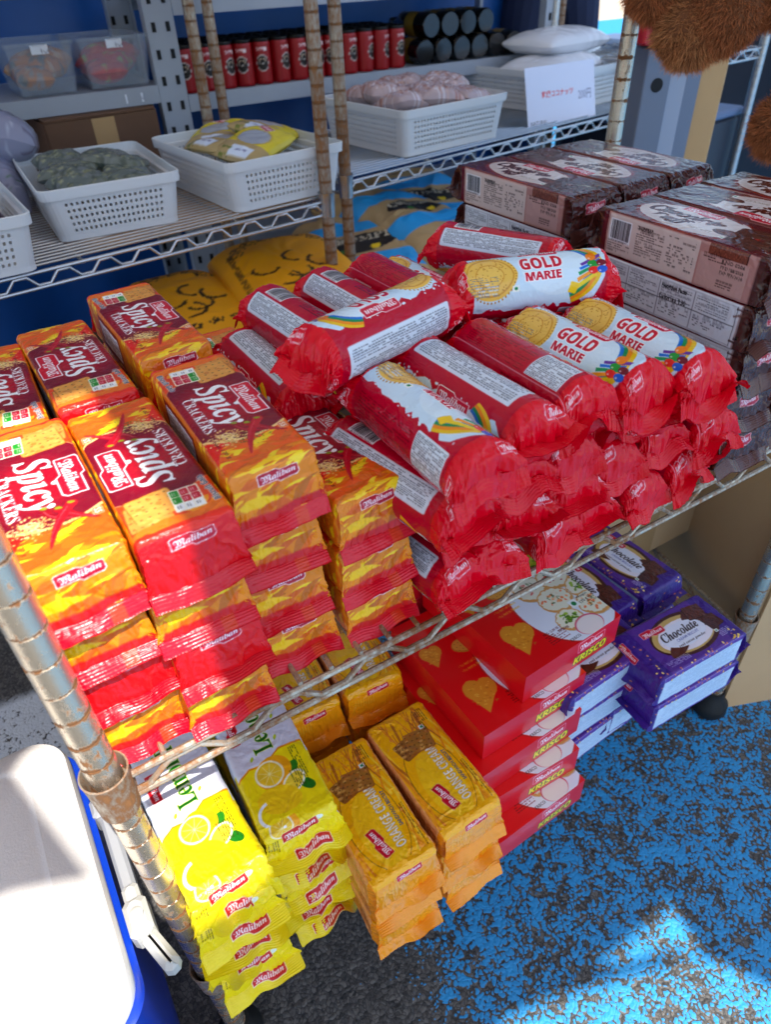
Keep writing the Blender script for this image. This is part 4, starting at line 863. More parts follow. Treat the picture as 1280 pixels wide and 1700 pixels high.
# ================================================================ UNSEEN CANOPY, SHAPED FOR SUN AND SHADE
def canopy_mat():
    m = bpy.data.materials.new('canopy_fabric'); m.use_nodes = True; n = m.node_tree.nodes; l = m.node_tree.links
    b = n["Principled BSDF"]; b.inputs["Base Color"].default_value = (.75, .76, .76, 1); b.inputs["Roughness"].default_value = .8
    t = n.new("ShaderNodeBsdfTranslucent"); t.inputs[0].default_value = (.92, .82, .70, 1); x = n.new("ShaderNodeMixShader"); x.inputs[0].default_value = .40  # warm translucency added to tint and fill the shade below
    l.new(b.outputs[0], x.inputs[1]); l.new(t.outputs[0], x.inputs[2]); l.new(x.outputs[0], n["Material Output"].inputs[0]); return m
cz = 1640
MC = canopy_mat()
cn = tag(empty('unseen_canopy', (0, 0, 0)), 'unseen white canopy added above the stall, cut open for sun patches', 'canopy')
def flat(name, pts, z, m, parent, th=.003):
    b = MB(); b.prism([(x * .001, y * .001) for x, y in pts], th, Matrix.Translation((0, 0, (z + FLOOR) * .001))); return b.build(name, m, parent)
flat('unseen_roof', [(-2600, 3200), (-2600, -620), (2400, -620), (2400, 3200)], cz, MC, cn)  # unseen sheet keeping the sun off the stall
flat('sun_gap_side', [(-2600, -620), (112, -620), (108, -790), (56, -850), (97, -993), (35, -968), (-340, -950), (-340, -1200), (-2600, -1200)], cz, MC, cn)  # outline cut so sun reaches the left packets and cool box
flat('sun_gap_front', [(205, -620), (222, -1075), (105, -1085), (100, -1200), (100, -1406), (439, -1406), (577, -1424), (602, -1434), (701, -1434), (714, -1426), (2400, -1426), (2400, -620)], cz, MC, cn)  # other side of the sun opening; south edge set by the ground shadow
flat('unseen_corner', [(-2600, -1200), (100, -1200), (100, -1406), (-2600, -1406)], cz, MC, cn)  # unseen filler sheet keeping the ground at left in shade
flat('sun_edge_strip', [(-2600, -1406), (439, -1406), (574, -1424), (602, -1444), (701, -1493), (714, -1426), (2400, -1426), (2400, -1626), (794, -1626), (738, -1559), (711, -1511), (654, -1462), (577, -1443), (439, -1412), (384, -1626), (-2600, -1626)], cz, MC, cn)  # added strip, shaped to cast the sunlit edge and triangle on the ground
for x, y in ((-2560, 3160), (2360, 3160), (-2560, -1400), (2360, -1400)):
    b = MB(); b.tube([W3(x, y, -FLOOR), W3(x, y, cz)], .02, 12); b.build('unseen_canopy_pole', mat('grey_steel', (.6, .6, .62), .4, .8), cn, True)  # unseen poles under the added canopy

# ================================================================ COOLER
def rbox(name, x0, x1, y0, y1, levels, m, parent=None, rad=40, n=8):
    """levels: (z, inset) ; rounded plan"""
    V_ = []; F_ = []; k = 4 * (n + 1)
    for z, ins in levels:
        r = max(3, rad - ins * .3)
        for cx_, cy_, a0 in ((x1 - ins - r, y1 - ins - r, 0), (x0 + ins + r, y1 - ins - r, 90), (x0 + ins + r, y0 + ins + r, 180), (x1 - ins - r, y0 + ins + r, 270)):
            for i in range(n + 1): a = R(a0 + 90 * i / n); V_.append(W3(cx_ + r * math.cos(a), cy_ + r * math.sin(a), z))
    for j in range(len(levels) - 1):
        for i in range(k): F_.append((j * k + i, j * k + (i + 1) % k, (j + 1) * k + (i + 1) % k, (j + 1) * k + i))
    F_.append(tuple(range(k - 1, -1, -1))); F_.append(tuple(range((len(levels) - 1) * k, len(levels) * k)))
    o = mk(name, V_, F_, m, parent, True); o.data.set_sharp_from_angle(angle=R(35)); return o
cl_ = tag(empty('cool_box', (0, 0, 0)), 'blue cool box with a white lid and grey handle, left of the rack', 'cool box')
cl_.location = (0, 0, 0)
MW = mat('white_plastic', (.90, .88, .86), .45, bump=.25, bscale=450); MBl = mat('blue_plastic', (.03, .22, .68), .3, var=.06, bump=.1, bscale=25)
rbox('lid', -475, -44, -70, 216, [(-204, 4), (-200, 1), (-186, 0), (-176, 2), (-172, 7), (-166, 14), (-160, 30), (-158, 34), (-158.6, 37), (-158.6, 40), (-157, 43), (-155.5, 100)], MW, cl_, 36, 10)
rbox('body', -480, -37, -74, 219, [(-555, 26), (-548, 22), (-400, 12), (-215, 5), (-205, 3), (-203, 6)], MBl, cl_, 34, 10)
MG = mat('grey_plastic', (.70, .71, .73), .4)
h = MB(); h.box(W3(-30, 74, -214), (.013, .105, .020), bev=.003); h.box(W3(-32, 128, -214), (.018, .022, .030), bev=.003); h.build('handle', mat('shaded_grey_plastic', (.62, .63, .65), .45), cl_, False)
h = MB(); h.box(W3(-29, 6, -206), (.020, .034, .028), bev=.004); h.box(W3(-29, 27, -206), (.014, .022, .020), bev=.003); h.box(W3(-21, -26, -208), (.014, .040, .018), R(18), bev=.004); h.build('handle', mat('pale_grey_plastic', (.76, .76, .74), .4), cl_, False)
h = MB(); h.lathe([(.006, 0), (.006, .003), (.003, .005)], n=12); q = h.build('button', mat('pale_grey_plastic'), cl_, True); q.location = W3(-29, 6, -192)

# ================================================================ CARDBOARD
MK = mat('cardboard', (.78, .64, .47), .8, bump=.12, bscale=35, var=.07)
def carton_box(label, c, d, rz, flap=None, m=MK, name='cardboard_box'):
    o = tag(empty(name, W3(*c), R(rz)), label, 'box'); w, l_, h_ = [q * .001 for q in d]
    b = MB(); t = .004
    for cx_, cy_, sx, sy in ((0, -l_ / 2, w, t), (0, l_ / 2, w, t), (-w / 2, 0, t, l_ - 2 * t), (w / 2, 0, t, l_ - 2 * t)): b.box((cx_, cy_, h_ / 2), (sx, sy, h_))
    b.box((0, 0, .004), (w - .01, l_ - .01, .004)); b.build('side_walls', m, o)
    for k, (a, ang) in enumerate(flap or ((0, 2), (180, 2))):
        L2 = l_ / 2 if a % 180 == 0 else w / 2; ww = w if a % 180 == 0 else l_; off = l_ / 2 if a % 180 == 0 else w / 2
        f = MB(); f.box((0, 0, 0), (ww - .002, L2 - .003, .004), T=Matrix.Rotation(R(a), 4, 'Z') @ Matrix.Translation((0, -off, h_ + .003 + k * .0005)) @ Matrix.Rotation(R(ang), 4, 'X') @ Matrix.Translation((0, L2 / 2, 0))); f.build('flap', m, o)
    tp = MB(); tp.box((0, -l_ / 2 - .0027, h_ * .5), (.05, .0006, h_ * .98)); tp.build('tape', mat('packing_tape', (.74, .60, .42), .25, coat=.5), o)
    return o
carton_box('open cardboard box behind the purple packets on the lower shelf', (800, 305, ZL + 2), (400, 250, 325), 0)
bb = carton_box('large cardboard box on the ground beside the right post', (1078, 58, -560), (380, 300, 470), -22, ((0, 2), (180, 2), (90, 2)))
carton_box('brown carton on the steel shelf behind the left basket', (405, 1600, 22), (245, 260, 150), 4, m=mat('dark_cardboard', (.42, .30, .22), .8, bump=.12, bscale=35, var=.1))
carton_box('brown carton on the ground under the left rack', (120, 1180, -560), (320, 300, 330), 6, m=mat('dark_cardboard'))
carton_box('carton holding up the yellow sacks', (470, 930, -560), (420, 480, 330), 0, m=mat('dark_cardboard'))
carton_box('carton holding up the beige rice sacks', (980, 1210, -560), (420, 420, 330), 8, m=mat('dark_cardboard'))

# ================================================================ RACKS BEHIND
def back_rack(label, p, yaw, L, D, zs, posts_m, shelf_m):
    o = tag(empty('wire_rack', (0, 0, 0)), label, 'rack'); ca, sa = math.cos(R(yaw)), math.sin(R(yaw))
    c = [(p[0] + u * ca - v * sa, p[1] + u * sa + v * ca) for u, v in ((0, 0), (L, 0), (L, D), (0, D))]
    for x, y in c: rack_post(o, x, y, -FLOOR + 5, 1150, posts_m)
    for z in zs:
        wire_shelf(o, c, z, shelf_m, pitch=62, mats=16, along='x'); [collar(o, x, y, z, shelf_m) for x, y in c]
    return o
back_rack('wire rack at the left behind the crackers, holding white baskets', (-255, 812), 6.4, 925, 450, (75, 430), M_BROWN, M_CLEAN)
back_rack('wire rack in the middle behind the brown packets, with white baskets', (757, 1008), 9, 1230, 450, (75,), M_BROWN, M_CLEAN)

def basket(label, cx_, cy_, yaw, W, D, H, z=78, group='white perforated baskets on the back racks'):
    V_ = []; F_ = []; r = 16; per = []
    def ring(ins, zz):
        P = []; w, d = W / 2 - ins, D / 2 - ins
        for (sx, sy, a0) in ((1, -1, -90), (1, 1, 0), (-1, 1, 90), (-1, -1, 180)):
            for i in range(5): a = R(a0 + 22.5 * i); P.append((sx * (w - r) + r * math.cos(a), sy * (d - r) + r * math.sin(a)))
            nx = {(1, -1): (1, 1), (1, 1): (-1, 1), (-1, 1): (-1, -1), (-1, -1): (1, -1)}[(sx, sy)]
            a = P[-1]; w2 = W if False else 0
            n = 2 * int((D if (sx, sy) in ((1, -1), (-1, 1)) else W) / 10.5) + 1
            e = (nx[0] * (w - r) + (r if nx[0] > 0 else -r) * (1 if (sx, sy) in ((1, -1), (-1, 1)) else 0), 0)
            if (sx, sy) == (1, -1): b_ = (w, d - r)
            elif (sx, sy) == (1, 1): b_ = (-(w - r), d)
            elif (sx, sy) == (-1, 1): b_ = (-w, -(d - r))
            else: b_ = (w - r, -d)
            for i in range(1, n): t = i / n; P.append((a[0] * (1 - t) + b_[0] * t, a[1] * (1 - t) + b_[1] * t))
        return [(x * .001, y * .001, zz * .001) for x, y in P]
    rows = 2 * int((H - 30) / 10) + 1; lev = [(11, 0), (11, 8)] + [(11 - 8 * (i / rows), 8 + (H - 26) * i / rows) for i in range(1, rows + 1)] + [(3, H - 17), (-2, H - 16), (-3, H - 1), (-1, H)]
    rings = [ring(*q) for q in lev]; n = len(rings[0])
    for q in rings: V_ += q
    for j in range(len(lev) - 1):
        for i in range(n):
            k5 = 0
            hole = False
            if 1 <= j <= rows and j % 2 == 0:
                # position along its side
                idx = i; acc = 0
                for s_, ln in enumerate((D, W, D, W)):
                    m_ = 2 * int(ln / 10.5) + 1; seg_ = 5 + m_ - 1
                    if idx < acc + seg_:
                        q = idx - acc - 4
                        hole = 2 <= q < m_ - 2 and q % 2 == 1; break
                    acc += seg_
            if not hole: F_.append((j * n + i, j * n + (i + 1) % n, (j + 1) * n + (i + 1) % n, (j + 1) * n + i))
    F_.append(tuple(range(n - 1, -1, -1)))
    o = mk('plastic_basket', V_, F_, mat('basket_plastic', (.86, .87, .88), .45)); o.location = W3(cx_, cy_, z); o.rotation_euler = (0, 0, R(yaw))
    s_ = o.modifiers.new('thickness', 'SOLIDIFY'); s_.thickness = .0022
    return tag(o, label, 'basket', group)
basket('white basket cut by the left edge of the photo', 30, 960, 2, 225, 270, 82)
basket('white basket of small dark green bags, left of the yellow snack bags', 296, 1085, -2, 222, 300, 82)
basket('white basket holding yellow and white bags, beside the brown post', 582, 1080, 6, 240, 320, 84)
basket('white basket heaped with pinkish bags in the middle', 1075, 1240, 7, 315, 310, 92)
basket('white basket piled with white bags behind the sign card', 1690, 1450, 10, 430, 400, 95)

# soft bags ------------------------------------------------------------------
def bag(name, w, l, h, cv, m, seed=1, wr=3, res=5, p=3.0, cell=30, parent=None):
    nx, ny = max(8, int(w / res)), max(8, int(l / res)); a = np.linspace(-1, 1, nx); b_ = np.linspace(-1, 1, ny); A, B = np.meshgrid(a, b_)
    f = ((1 - np.abs(A) ** p) * (1 - np.abs(B) ** p)).clip(0) ** .5; U_ = (A + 1) * w / 2; V__ = (1 - B) * l / 2
    X = A * w / 2 * (1 - .06 * np.abs(B) ** 3); Y = B * l / 2 * (1 - .05 * np.abs(A) ** 3); Vv = []; Fq = []; Cc = []; n0 = 0
    for sgn in (1, -1):
        Z = sgn * (h / 2) * f + wr * crease(U_, V__, cell, seed + (sgn > 0)) * (.25 + .75 * f) * (1 if sgn > 0 else .3) + 6 * wr * .2 * (vnoise(U_, V__, 60, seed + 7) - .5)
        Vv.append(np.stack([X, Y, Z + h / 2], -1).reshape(-1, 3)); J = (np.arange(ny - 1) * nx)[:, None]; i = np.arange(nx - 1)[None]
        q = np.stack([J + i, J + i + 1, J + nx + i + 1, J + nx + i], -1).reshape(-1, 4)
        Fq.append((q if sgn > 0 else q[:, ::-1]) + n0); n0 += nx * ny; Cc.append(cv.sample(U_, V__).reshape(-1, 3))
    return mk(name, np.concatenate(Vv) * .001, np.concatenate(Fq), m, parent, True, cols=np.concatenate(Cc))
MS = mat('woven_sack', rough=.5, vcol=True, bump=.15, bscale=120); MF = mat('bag_film', rough=.22, vcol=True, bump=.5, bscale=70, distort=1.3)
def speck(w, h, base, cols, n, seed, r=(2, 7)):
    c = Canvas(w, h, base); c.P; rg = random.Random(seed)
    for i in range(n): c.ell(rg.uniform(0, w), rg.uniform(0, h), rg.uniform(*r), rg.uniform(*r) * .6, rg.choice(cols), rg.uniform(0, 180), al=.8, jag=.5, seed=i)
    return c
def put_bag(o, x, y, z, rz=0, rx=0, ry=0): o.location = W3(x, y, z); o.rotation_euler = (R(rx), R(ry), R(rz)); return o
# dark green bags in the first basket
CG = speck(110, 150, (.42, .45, .42), [(.55, .55, .40), (.35, .38, .32), (.66, .66, .52), (.28, .31, .28), (.48, .50, .50)], 240, 1)
for i, (x, y, z, rz, rx, ry) in enumerate(((258, 1010, 132, 20, 6, -8), (332, 1005, 130, -12, 4, 6), (256, 1085, 138, 75, -6, 4), (336, 1080, 142, 60, 8, 8), (262, 1165, 136, 10, 10, -6), (338, 1168, 132, -25, -8, 8))):
    tag(put_bag(bag('spice_bag', 84, 104, 30, CG, MF, 30 + i, 4, 3.5, cell=22), x, y, z, rz, rx, ry), f'clear bag of dark green herbs, {("front left", "front right", "middle left", "middle right", "back left", "back right")[i]} in the left basket', 'bag', 'herb bags in the left basket')
def snack(yc):
    c = Canvas(110, 160, (.86, .78, .10) if yc else (.62, .58, .34)); flames(c, 0, 90, 110, 160, 30, [(.70, .60, .35), (.80, .72, .50), (.6, .5, .25)], 3)
    c.rect(0, 95, 110, 65, (.70, .60, .40)); c.ell(55, 70, 34, 30, (.75, .62, .12)); c.ell(55, 70, 31, 27, (.66, .68, .72)); c.badge(45, 24, 50, 20, (.7, .08, .15)); c.rrect(60, 122, 44, 26, 1, (.86, .90, .97)); c.text('200円', 60, 120, w=22, h=7, c=(.4, .4, .6)); c.lines(30, 130, 20, 40, (.3, .4, .1), 0, 3, 4); return c
for i, (x, y, z, rz, rx, ry) in enumerate(((575, 1015, 146, -60, 10, 8), (545, 1075, 140, -75, -4, -4), (630, 1095, 150, -50, -10, 10), (560, 1160, 142, -40, 8, -6))):
    tag(put_bag(bag('snack_bag', 104, 140, 32, snack(i != 1), MF, 40 + i, 3, 2.5, cell=26), x, y, z, rz, rx, ry), f'{"yellow" if i != 1 else "tan"} snack bag with price sticker, {("front", "left", "right", "rear")[i]} one in its basket', 'bag', 'snack bags in the second basket')
CP = speck(120, 120, (.70, .62, .63), [(.66, .44, .38), (.80, .66, .62), (.52, .36, .32), (.84, .82, .86), (.74, .58, .52), (.88, .88, .92)], 420, 2, (1.5, 5))
for i in range(9):
    x = 1000 + (i % 3) * 78; y = 1170 + (i // 3) * 72; tag(put_bag(bag('dried_food_bag', 115, 130, 50, CP, MF, 60 + i, 7, 3, cell=24), x, y, 135 + (i % 2) * 14, jr.uniform(-60, 60), jr.uniform(-14, 14), jr.uniform(-14, 14)), f'bag of pinkish dried food in the middle basket, {("left", "centre", "right")[i % 3]} of the {("front", "middle", "back")[i // 3]} row', 'bag', 'pinkish bags in the middle basket')
CWh = speck(160, 220, (.86, .87, .90), [(.90, .91, .94), (.82, .83, .86)], 30, 3, (8, 20))
for i, (x, y, z, rz) in enumerate(((1640, 1380, 135, -75), (1790, 1510, 140, -60), (1700, 1440, 185, -80))):
    tag(put_bag(bag('coconut_bag', 190, 290, 62, CWh, MF, 80 + i, 4, 5, cell=40), x, y, z, rz), f'{("large white bag at the front", "large white bag at the back", "large white bag on top")[i]} of the basket behind the sign', 'bag', 'white bags behind the sign card')
CLil = speck(150, 150, (.55, .56, .66), [(.70, .72, .80), (.40, .38, .48), (.62, .60, .70), (.30, .45, .35)], 120, 4)
for i, (x, y, z) in enumerate(((110, 1230, 85), (40, 1290, 140), (150, 1290, 150))): tag(put_bag(bag('plastic_bag', 150, 170, 90, CLil, MF, 90 + i, 8, 5, cell=30), x, y, z, i * 40, 20, 10), f'pale clear plastic bag at the left edge, {("lowest", "left", "upper")[i]} of three', 'bag', 'clear bags at the left edge')
CD = speck(150, 150, (.30, .08, .12), [(.45, .12, .18), (.2, .05, .08)], 60, 5)
tag(put_bag(bag('dark_red_bag', 150, 180, 50, CD, MF, 99, 6, 5), 40, 960, 115, 10), 'dark red bag inside the basket at the left edge', 'bag')
# sign card
s = Canvas(240, 130, (.88, .90, .98)); s.text('乾燥ココナッツ', 110, 62, w=110, h=15, c=(.86, .30, .34), off=.02, outline=(.93, .6, .62), ow=.4); s.text('200円', 204, 74, w=44, h=22, c=(.45, .46, .58)); s.text('NATURAL', 40, 122, w=60, h=9, c=(.2, .2, .25))
def card(name, cv, w, h, m, th=1.2, step=1.0):
    nx, ny = int(w / step), int(h / step); A, B = np.meshgrid(np.linspace(0, w, nx), np.linspace(0, h, ny)); V_ = np.concatenate([np.stack([A - w / 2, 0 * A + s_ * th / 2 + 4 * np.sin(A / w * 3.14), h - B], -1).reshape(-1, 3) for s_ in (-1, 1)])
    J = (np.arange(ny - 1) * nx)[:, None]; i = np.arange(nx - 1)[None]; q = np.stack([J + i, J + nx + i, J + nx + i + 1, J + i + 1], -1).reshape(-1, 4)
    c1 = cv.sample(A, B).reshape(-1, 3); return mk(name, V_ * .001, np.concatenate([q, q[:, ::-1] + nx * ny]), m, None, True, cols=np.concatenate([c1, c1 * 0 + .88]))
o = card('sign_card', s, 240, 130, mat('paper', rough=.6, vcol=True)); o.location = W3(1490, 1165, 72); o.rotation_euler = (R(-14), 0, R(2)); tag(o, 'white sign card with red Japanese writing and a price in front of a basket', 'sign')

# sacks ------------------------------------------------------------------------
def ysack(w, l, seed):
    c = Canvas(w, l, (.95, .64, .03)); rg = random.Random(seed); K = (.20, .12, .03)
    def swirl(x, y, r):
        for q in range(3): c.arc(x, y, r * (.3 + q * .36), r * (.52 + q * .36), q * 70, q * 70 + 280, K)
    for i in range(7):
        a = R(190 + i * 24); swirl(w / 2 + w * .34 * math.cos(a), l * .25 + l * .15 * math.sin(a), 15)
    for (x, y, a) in ((-.2, .40, 20), (.0, .46, -30), (.2, .40, 50), (.05, .34, 90), (-.1, .5, -60)):
        c.arc(w * (.5 + x), l * y, 22, 29, a, a + 190, K)
    c.lines(w / 2, l * .05, w * .8, 24, K, 0, 5, 3); c.lines(w * .12, l * .5, l * .6, 14, K, 90, 4, 6, al=.6)
    c.text('✿ ❀ ✿', w / 2, l * .62, w=w * .5, h=24, c=K); return c
o = put_bag(bag('rice_sack', 215, 480, 120, ysack(215, 480, 1), MS, 3, 4, 4, p=4, cell=50), 392, 930, -190, 3, 6, 0); tag(o, 'yellow sack with black printed swirls, the smaller left one behind the crackers', 'sack', 'yellow sacks behind the crackers')
o = put_bag(bag('rice_sack', 285, 560, 140, ysack(285, 560, 2), MS, 5, 4, 4, p=4, cell=50), 590, 905, -185, -8, 6, 0); tag(o, 'yellow sack with black printed swirls, the larger right one behind the rolls', 'sack', 'yellow sacks behind the crackers')
def bsack(w, l):
    c = Canvas(w, l, (.72, .60, .42)); c.rect(0, l * .26, w, l * .14, (.12, .62, .90)); c.rect(0, l * .62, w, l * .13, (.12, .62, .90)); c.ell(w / 2, l * .51, w * .30, l * .08, (.10, .06, .05)); c.text(style('GRUMPI', 'b'), w / 2, l * .47, w=w * .5, h=20, c=(.8, .75, .65)); c.ell(w * .62, l * .56, 12, 9, (.95, .80, .08)); c.ell(w * .36, l * .56, 10, 8, (.2, .45, .15))
    c.ell(w * .4, l * .1, 40, 26, (.10, .22, .14)); return c
for i, (x, y, z, rz, rx, ry) in enumerate(((835, 1085, -200, -20, 12, -8), (985, 1150, -170, 15, 8, 8), (1130, 1290, -190, -10, 14, 0))):
    o = put_bag(bag('rice_sack', 300, 430, 130, bsack(300, 430), MS, 7 + i, 9, 4, p=3.5, cell=60), x, y, z, rz, rx, ry); tag(o, f'beige sack with sky blue bands, {("left", "middle", "right")[i]} of three under the middle rack', 'sack', 'beige and blue sacks under the middle rack')

# steel shelving behind -----------------------------------------------------------
MSt = mat('shelf_steel', (.62, .65, .70), .5, var=.06)
def steel_unit(label, x0, x1, zs, y0=1500, d=330):
    o = tag(empty('steel_shelving', (0, 0, 0)), label, 'shelving')
    for x in (x0, x1):
        for y in (y0, y0 + d):
            b = MB(); H_ = 1000 + FLOOR; b.box(W3(x, y, (1000 - FLOOR) / 2), (.032, .0022, H_ * .001)); b.box(W3(x + (15 if x == x0 else -15), y + (14 if y == y0 else -14), (1000 - FLOOR) / 2), (.0022, .026, H_ * .001))
            for k in range(int(H_ / 50)): b.box(W3(x, y - 1.7, -FLOOR + 30 + k * 50), (.009, .0012, .018), mi=1)
            b.build('upright', MSt, o, mats=[MSt, mat('dark_hole', (.05, .06, .08), .8)])
    for z in zs:
        b = MB(); b.box(W3((x0 + x1) / 2, y0 + d / 2, z - 1), ((x1 - x0 - 4) * .001, (d - 6) * .001, .002)); b.box(W3((x0 + x1) / 2, y0 - 1, z - 17), ((x1 - x0 - 34) * .001, .0025, .034)); b.box(W3((x0 + x1) / 2, y0 + d, z - 17), ((x1 - x0 - 34) * .001, .0025, .034)); b.build('shelf_board', MSt, o)
steel_unit('grey steel shelving behind the left rack, with plastic tubs', -330, 575, (20, 214, 520)); steel_unit('grey steel shelving in the middle, with rows of red cans', 607, 1720, (-150, 188, 372))
for i, x in enumerate((40, 470)):
    q = Canvas(60, 22, (.90, .92, .96)); q.text(('70', '100円')[i], 30, 11, w=20, h=8, c=(.5, .5, .6)); o = card('price_tag', q, 40, 18, MATS['paper'], step=2); o.location = W3(x + 30, 1497, 186); tag(o, f'small white price tag on the shelf edge, {("left", "right")[i]} one', 'price tag')
# tubs
MT = mat('clear_tub', (.75, .80, .86), .15, alpha=.22, spec=.6)
for i, (x, w, col, cs_) in enumerate(((330, 130, 'orange and white', [(.75, .48, .25), (.6, .62, .66), (.35, .42, .45), (.8, .7, .6)]), (482, 145, 'red and green', [(.75, .18, .15), (.85, .35, .25), (.7, .15, .2)]))):
    t = tag(empty('plastic_tub', W3(x, 1600, 215)), f'clear plastic tub of {col} packets on the steel shelf', 'tub')
    V_ = []; F_ = []
    for z, k in ((2, .86), (88, 1), (90, 1.05), (96, 1.05), (96, .97), (88, .95), (5, .82)):
        for sx, sy in ((-1, -1), (1, -1), (1, 1), (-1, 1)): V_.append((sx * w / 2 * k * .001, sy * .1 * k, z * .001))
    for j in range(6):
        for a in range(4): F_.append((j * 4 + a, j * 4 + (a + 1) % 4, j * 4 + 4 + (a + 1) % 4, j * 4 + 4 + a))
    F_ += [(3, 2, 1, 0), (24, 25, 26, 27)]; mk('tub_shell', V_, F_, MT, t)
    q = Canvas(60, 22, (.90, .92, .96)); q.text('100', 30, 11, w=20, h=8, c=(.4, .4, .5)); o = card('label', q, 34, 16, MATS['paper'], step=2); o.parent = t; o.location = (0, -.106, .076)
    for k in range(3):
        b_ = bag('sweets_bag', w * .6, 120, 46, speck(100, 130, cs_[0], cs_ + ([(.55, .7, .15)] if i else []), 50, k + i * 5, (4, 14)), MF, 110 + k + 4 * i, 5, 5); put_bag(b_, x + (k - 1) * 18, 1570 + k * 30, 222 + k * 12, k * 50); tag(b_, f'{col} sweets bag, {ORD[k]} in its clear tub', 'bag')
# cans
def can_mesh():
    c = Canvas(166, 88, (.58, .02, .07)); 
    for u in (41.5, 124.5): c.ell(u, 44, 17, 17, (.75, .70, .68)); c.ell(u, 44, 15, 15, (.07, .04, .04)); c.text('BLACK', u, 44, w=18, h=5, c=(.85, .82, .8), off=.02); c.arc(u, 44, 9, 10.5, 200, 340, (.8, .7, .6)); c.text('COFFEE', u, 16, w=30, h=6, c=(.9, .8, .8), off=.02)
    n = 40; zs = [0, 2] + list(np.linspace(4, 84, 34)) + [86, 88]; V_ = []; C_ = []
    for z in zs:
        r = 23.5 if 3 < z < 85 else 22.3
        for k in range(n): a = 2 * math.pi * k / n - math.pi / 2 - R(90); V_.append((r * math.cos(a) * .001, r * math.sin(a) * .001, z * .001)); C_.append((k / n * 166, 88 - z))
    C_ = np.array(C_); cc = c.sample(C_[:, 0], C_[:, 1]); F_ = []
    for j in range(len(zs) - 1):
        for k in range(n): F_.append((j * n + k, j * n + (k + 1) % n, (j + 1) * n + (k + 1) % n, (j + 1) * n + k))
    F_ += [tuple(range(n - 1, -1, -1))]; body = mk('drink_can', V_, F_, mat('can_print', rough=.3, vcol=True, metal=.2), None, True, cols=cc)
    b = MB(); b.lathe([(.0228, .086), (.0236, .0885), (.0236, .092), (.022, .0935), (.0205, .0915)], n=28); b.build('lid', mat('black_cap', (.03, .03, .035), .35), body, True); return body
cn0 = can_mesh(); used = False
for r_ in range(4):
    for i in range(13):
        o = cn0 if not used else copy_tree(cn0); used = True
        o.location = W3(640 + i * 48 + (r_ % 2) * 3, 1532 + r_ * 50, 189); o.rotation_euler = (0, 0, R(jr.uniform(-35, 35))); tag(o, f'red coffee can with black lid, column {i + 1} from the left upright, {("front row", "second row", "third row", "back row")[r_]}', 'can', 'red cans on the middle steel shelf')
def bottle():
    b = MB(); b.lathe([(.026, 0), (.029, .004), (.029, .045)], n=20, mi=0); b.lathe([(.0295, .045), (.0295, .085)], n=20, mi=1, cap=False); b.lathe([(.029, .085), (.029, .12), (.012, .145), (.012, .165), (.014, .166), (.014, .18)], n=20, mi=0)
    return b.build('dark_bottle', mat('black_glass', (.02, .02, .025), .15, coat=.5), None, True, mats=[mat('black_glass'), mat('gold_label', (.50, .40, .10), .4)])
b0 = bottle(); used = False
for j, (z, n, y) in enumerate(((218, 6, 1560), (274, 4, 1575))):
    for i in range(n):
        o = b0 if not used else copy_tree(b0); used = True
        o.location = W3(1290 + i * 61 + j * 30, y - 60, z); o.rotation_euler = (R(-90), 0, R(jr.uniform(-6, 6))); tag(o, f'black bottle with gold label lying down, number {i + 1} from the left in the {("lower", "upper")[j]} row', 'bottle', 'black bottles lying on the steel shelf')
# tarp
V_ = []; F_ = []; nx, nz = 120, 40
for j in range(nz + 1):
    for i in range(nx + 1):
        x = -1500 + i * 3580 / nx; z = -555 + j * 1900 / nz; V_.append(W3(x, 1930 + 14 * math.sin(i * .55 + .8 * math.sin(j * .2)) + 10 * math.sin(i * .21 + j * .13) + 30 * (vnoise(np.array([x]), np.array([z]), 160, 3)[0] - .5), z))
for j in range(nz):
    for i in range(nx): a = j * (nx + 1) + i; F_.append((a, a + 1, a + nx + 2, a + nx + 1))
tag(mk('tarpaulin', V_, F_, mat('blue_tarp', (.045, .32, .62), .45, var=.12, bump=.25, bscale=30), None, True), 'blue tarpaulin hanging behind the shelves', 'tarpaulin')

# right hand side ------------------------------------------------------------------
def board(label, x, y, z0, z1, w, d, rz, m, rx=0, hole=False, name='storage_board'):
    o = tag(empty(name, W3(x, y, z0), R(rz)), label, 'board'); o.rotation_euler[0] = R(rx); b = MB(); b.box((0, 0, (z1 - z0) * .0005), (w * .001, d * .001, (z1 - z0) * .001), bev=.002); b.build('panel', m, o)
    if hole: h_ = MB(); h_.lathe([(.012, 0), (.012, .001), (.009, .0012)], n=20); q = h_.build('finger_hole', mat('dark_hole'), o); q.location = (0, -d * .0005 - .0002, (z1 - z0) * .001 - .06); q.rotation_euler = (R(90), 0, 0)
board('grey board with a round black hole beside the rack post', 1290, 740, -560, 276, 56, 62, -20, mat('grey_panel', (.42, .46, .54), .5), 0, True)
board('pale grey board edge between the holed board and the wood', 1348, 745, -560, 272, 46, 60, -16, mat('pale_panel', (.60, .63, .70), .45))
board('dull grey board standing beside the timber', 1394, 745, -560, 268, 40, 60, -14, mat('grey_panel'))
board('pale timber plank standing upright behind the brown packets', 1445, 735, -560, 262, 62, 62, -30, mat('pale_wood', (.78, .62, .42), .6, var=.08, bump=.1, bscale=60), name='timber_plank')
o = tag(empty('tool_case', W3(1295, 730, 277), R(-15)), 'black and red case on top of the grey board', 'case'); b = MB(); b.box((.01, 0, .02), (.10, .07, .04), bev=.005); b.build('shell', mat('black_plastic', (.06, .06, .07), .4), o); b = MB(); b.box((-.052, -.01, .03), (.03, .06, .05), bev=.004); b.build('red_latch', mat('red_plastic', (.75, .05, .14), .4), o)
ro = tag(empty('wire_rack', (0, 0, 0)), 'small chrome rack post with a shelf corner at the far right', 'rack')
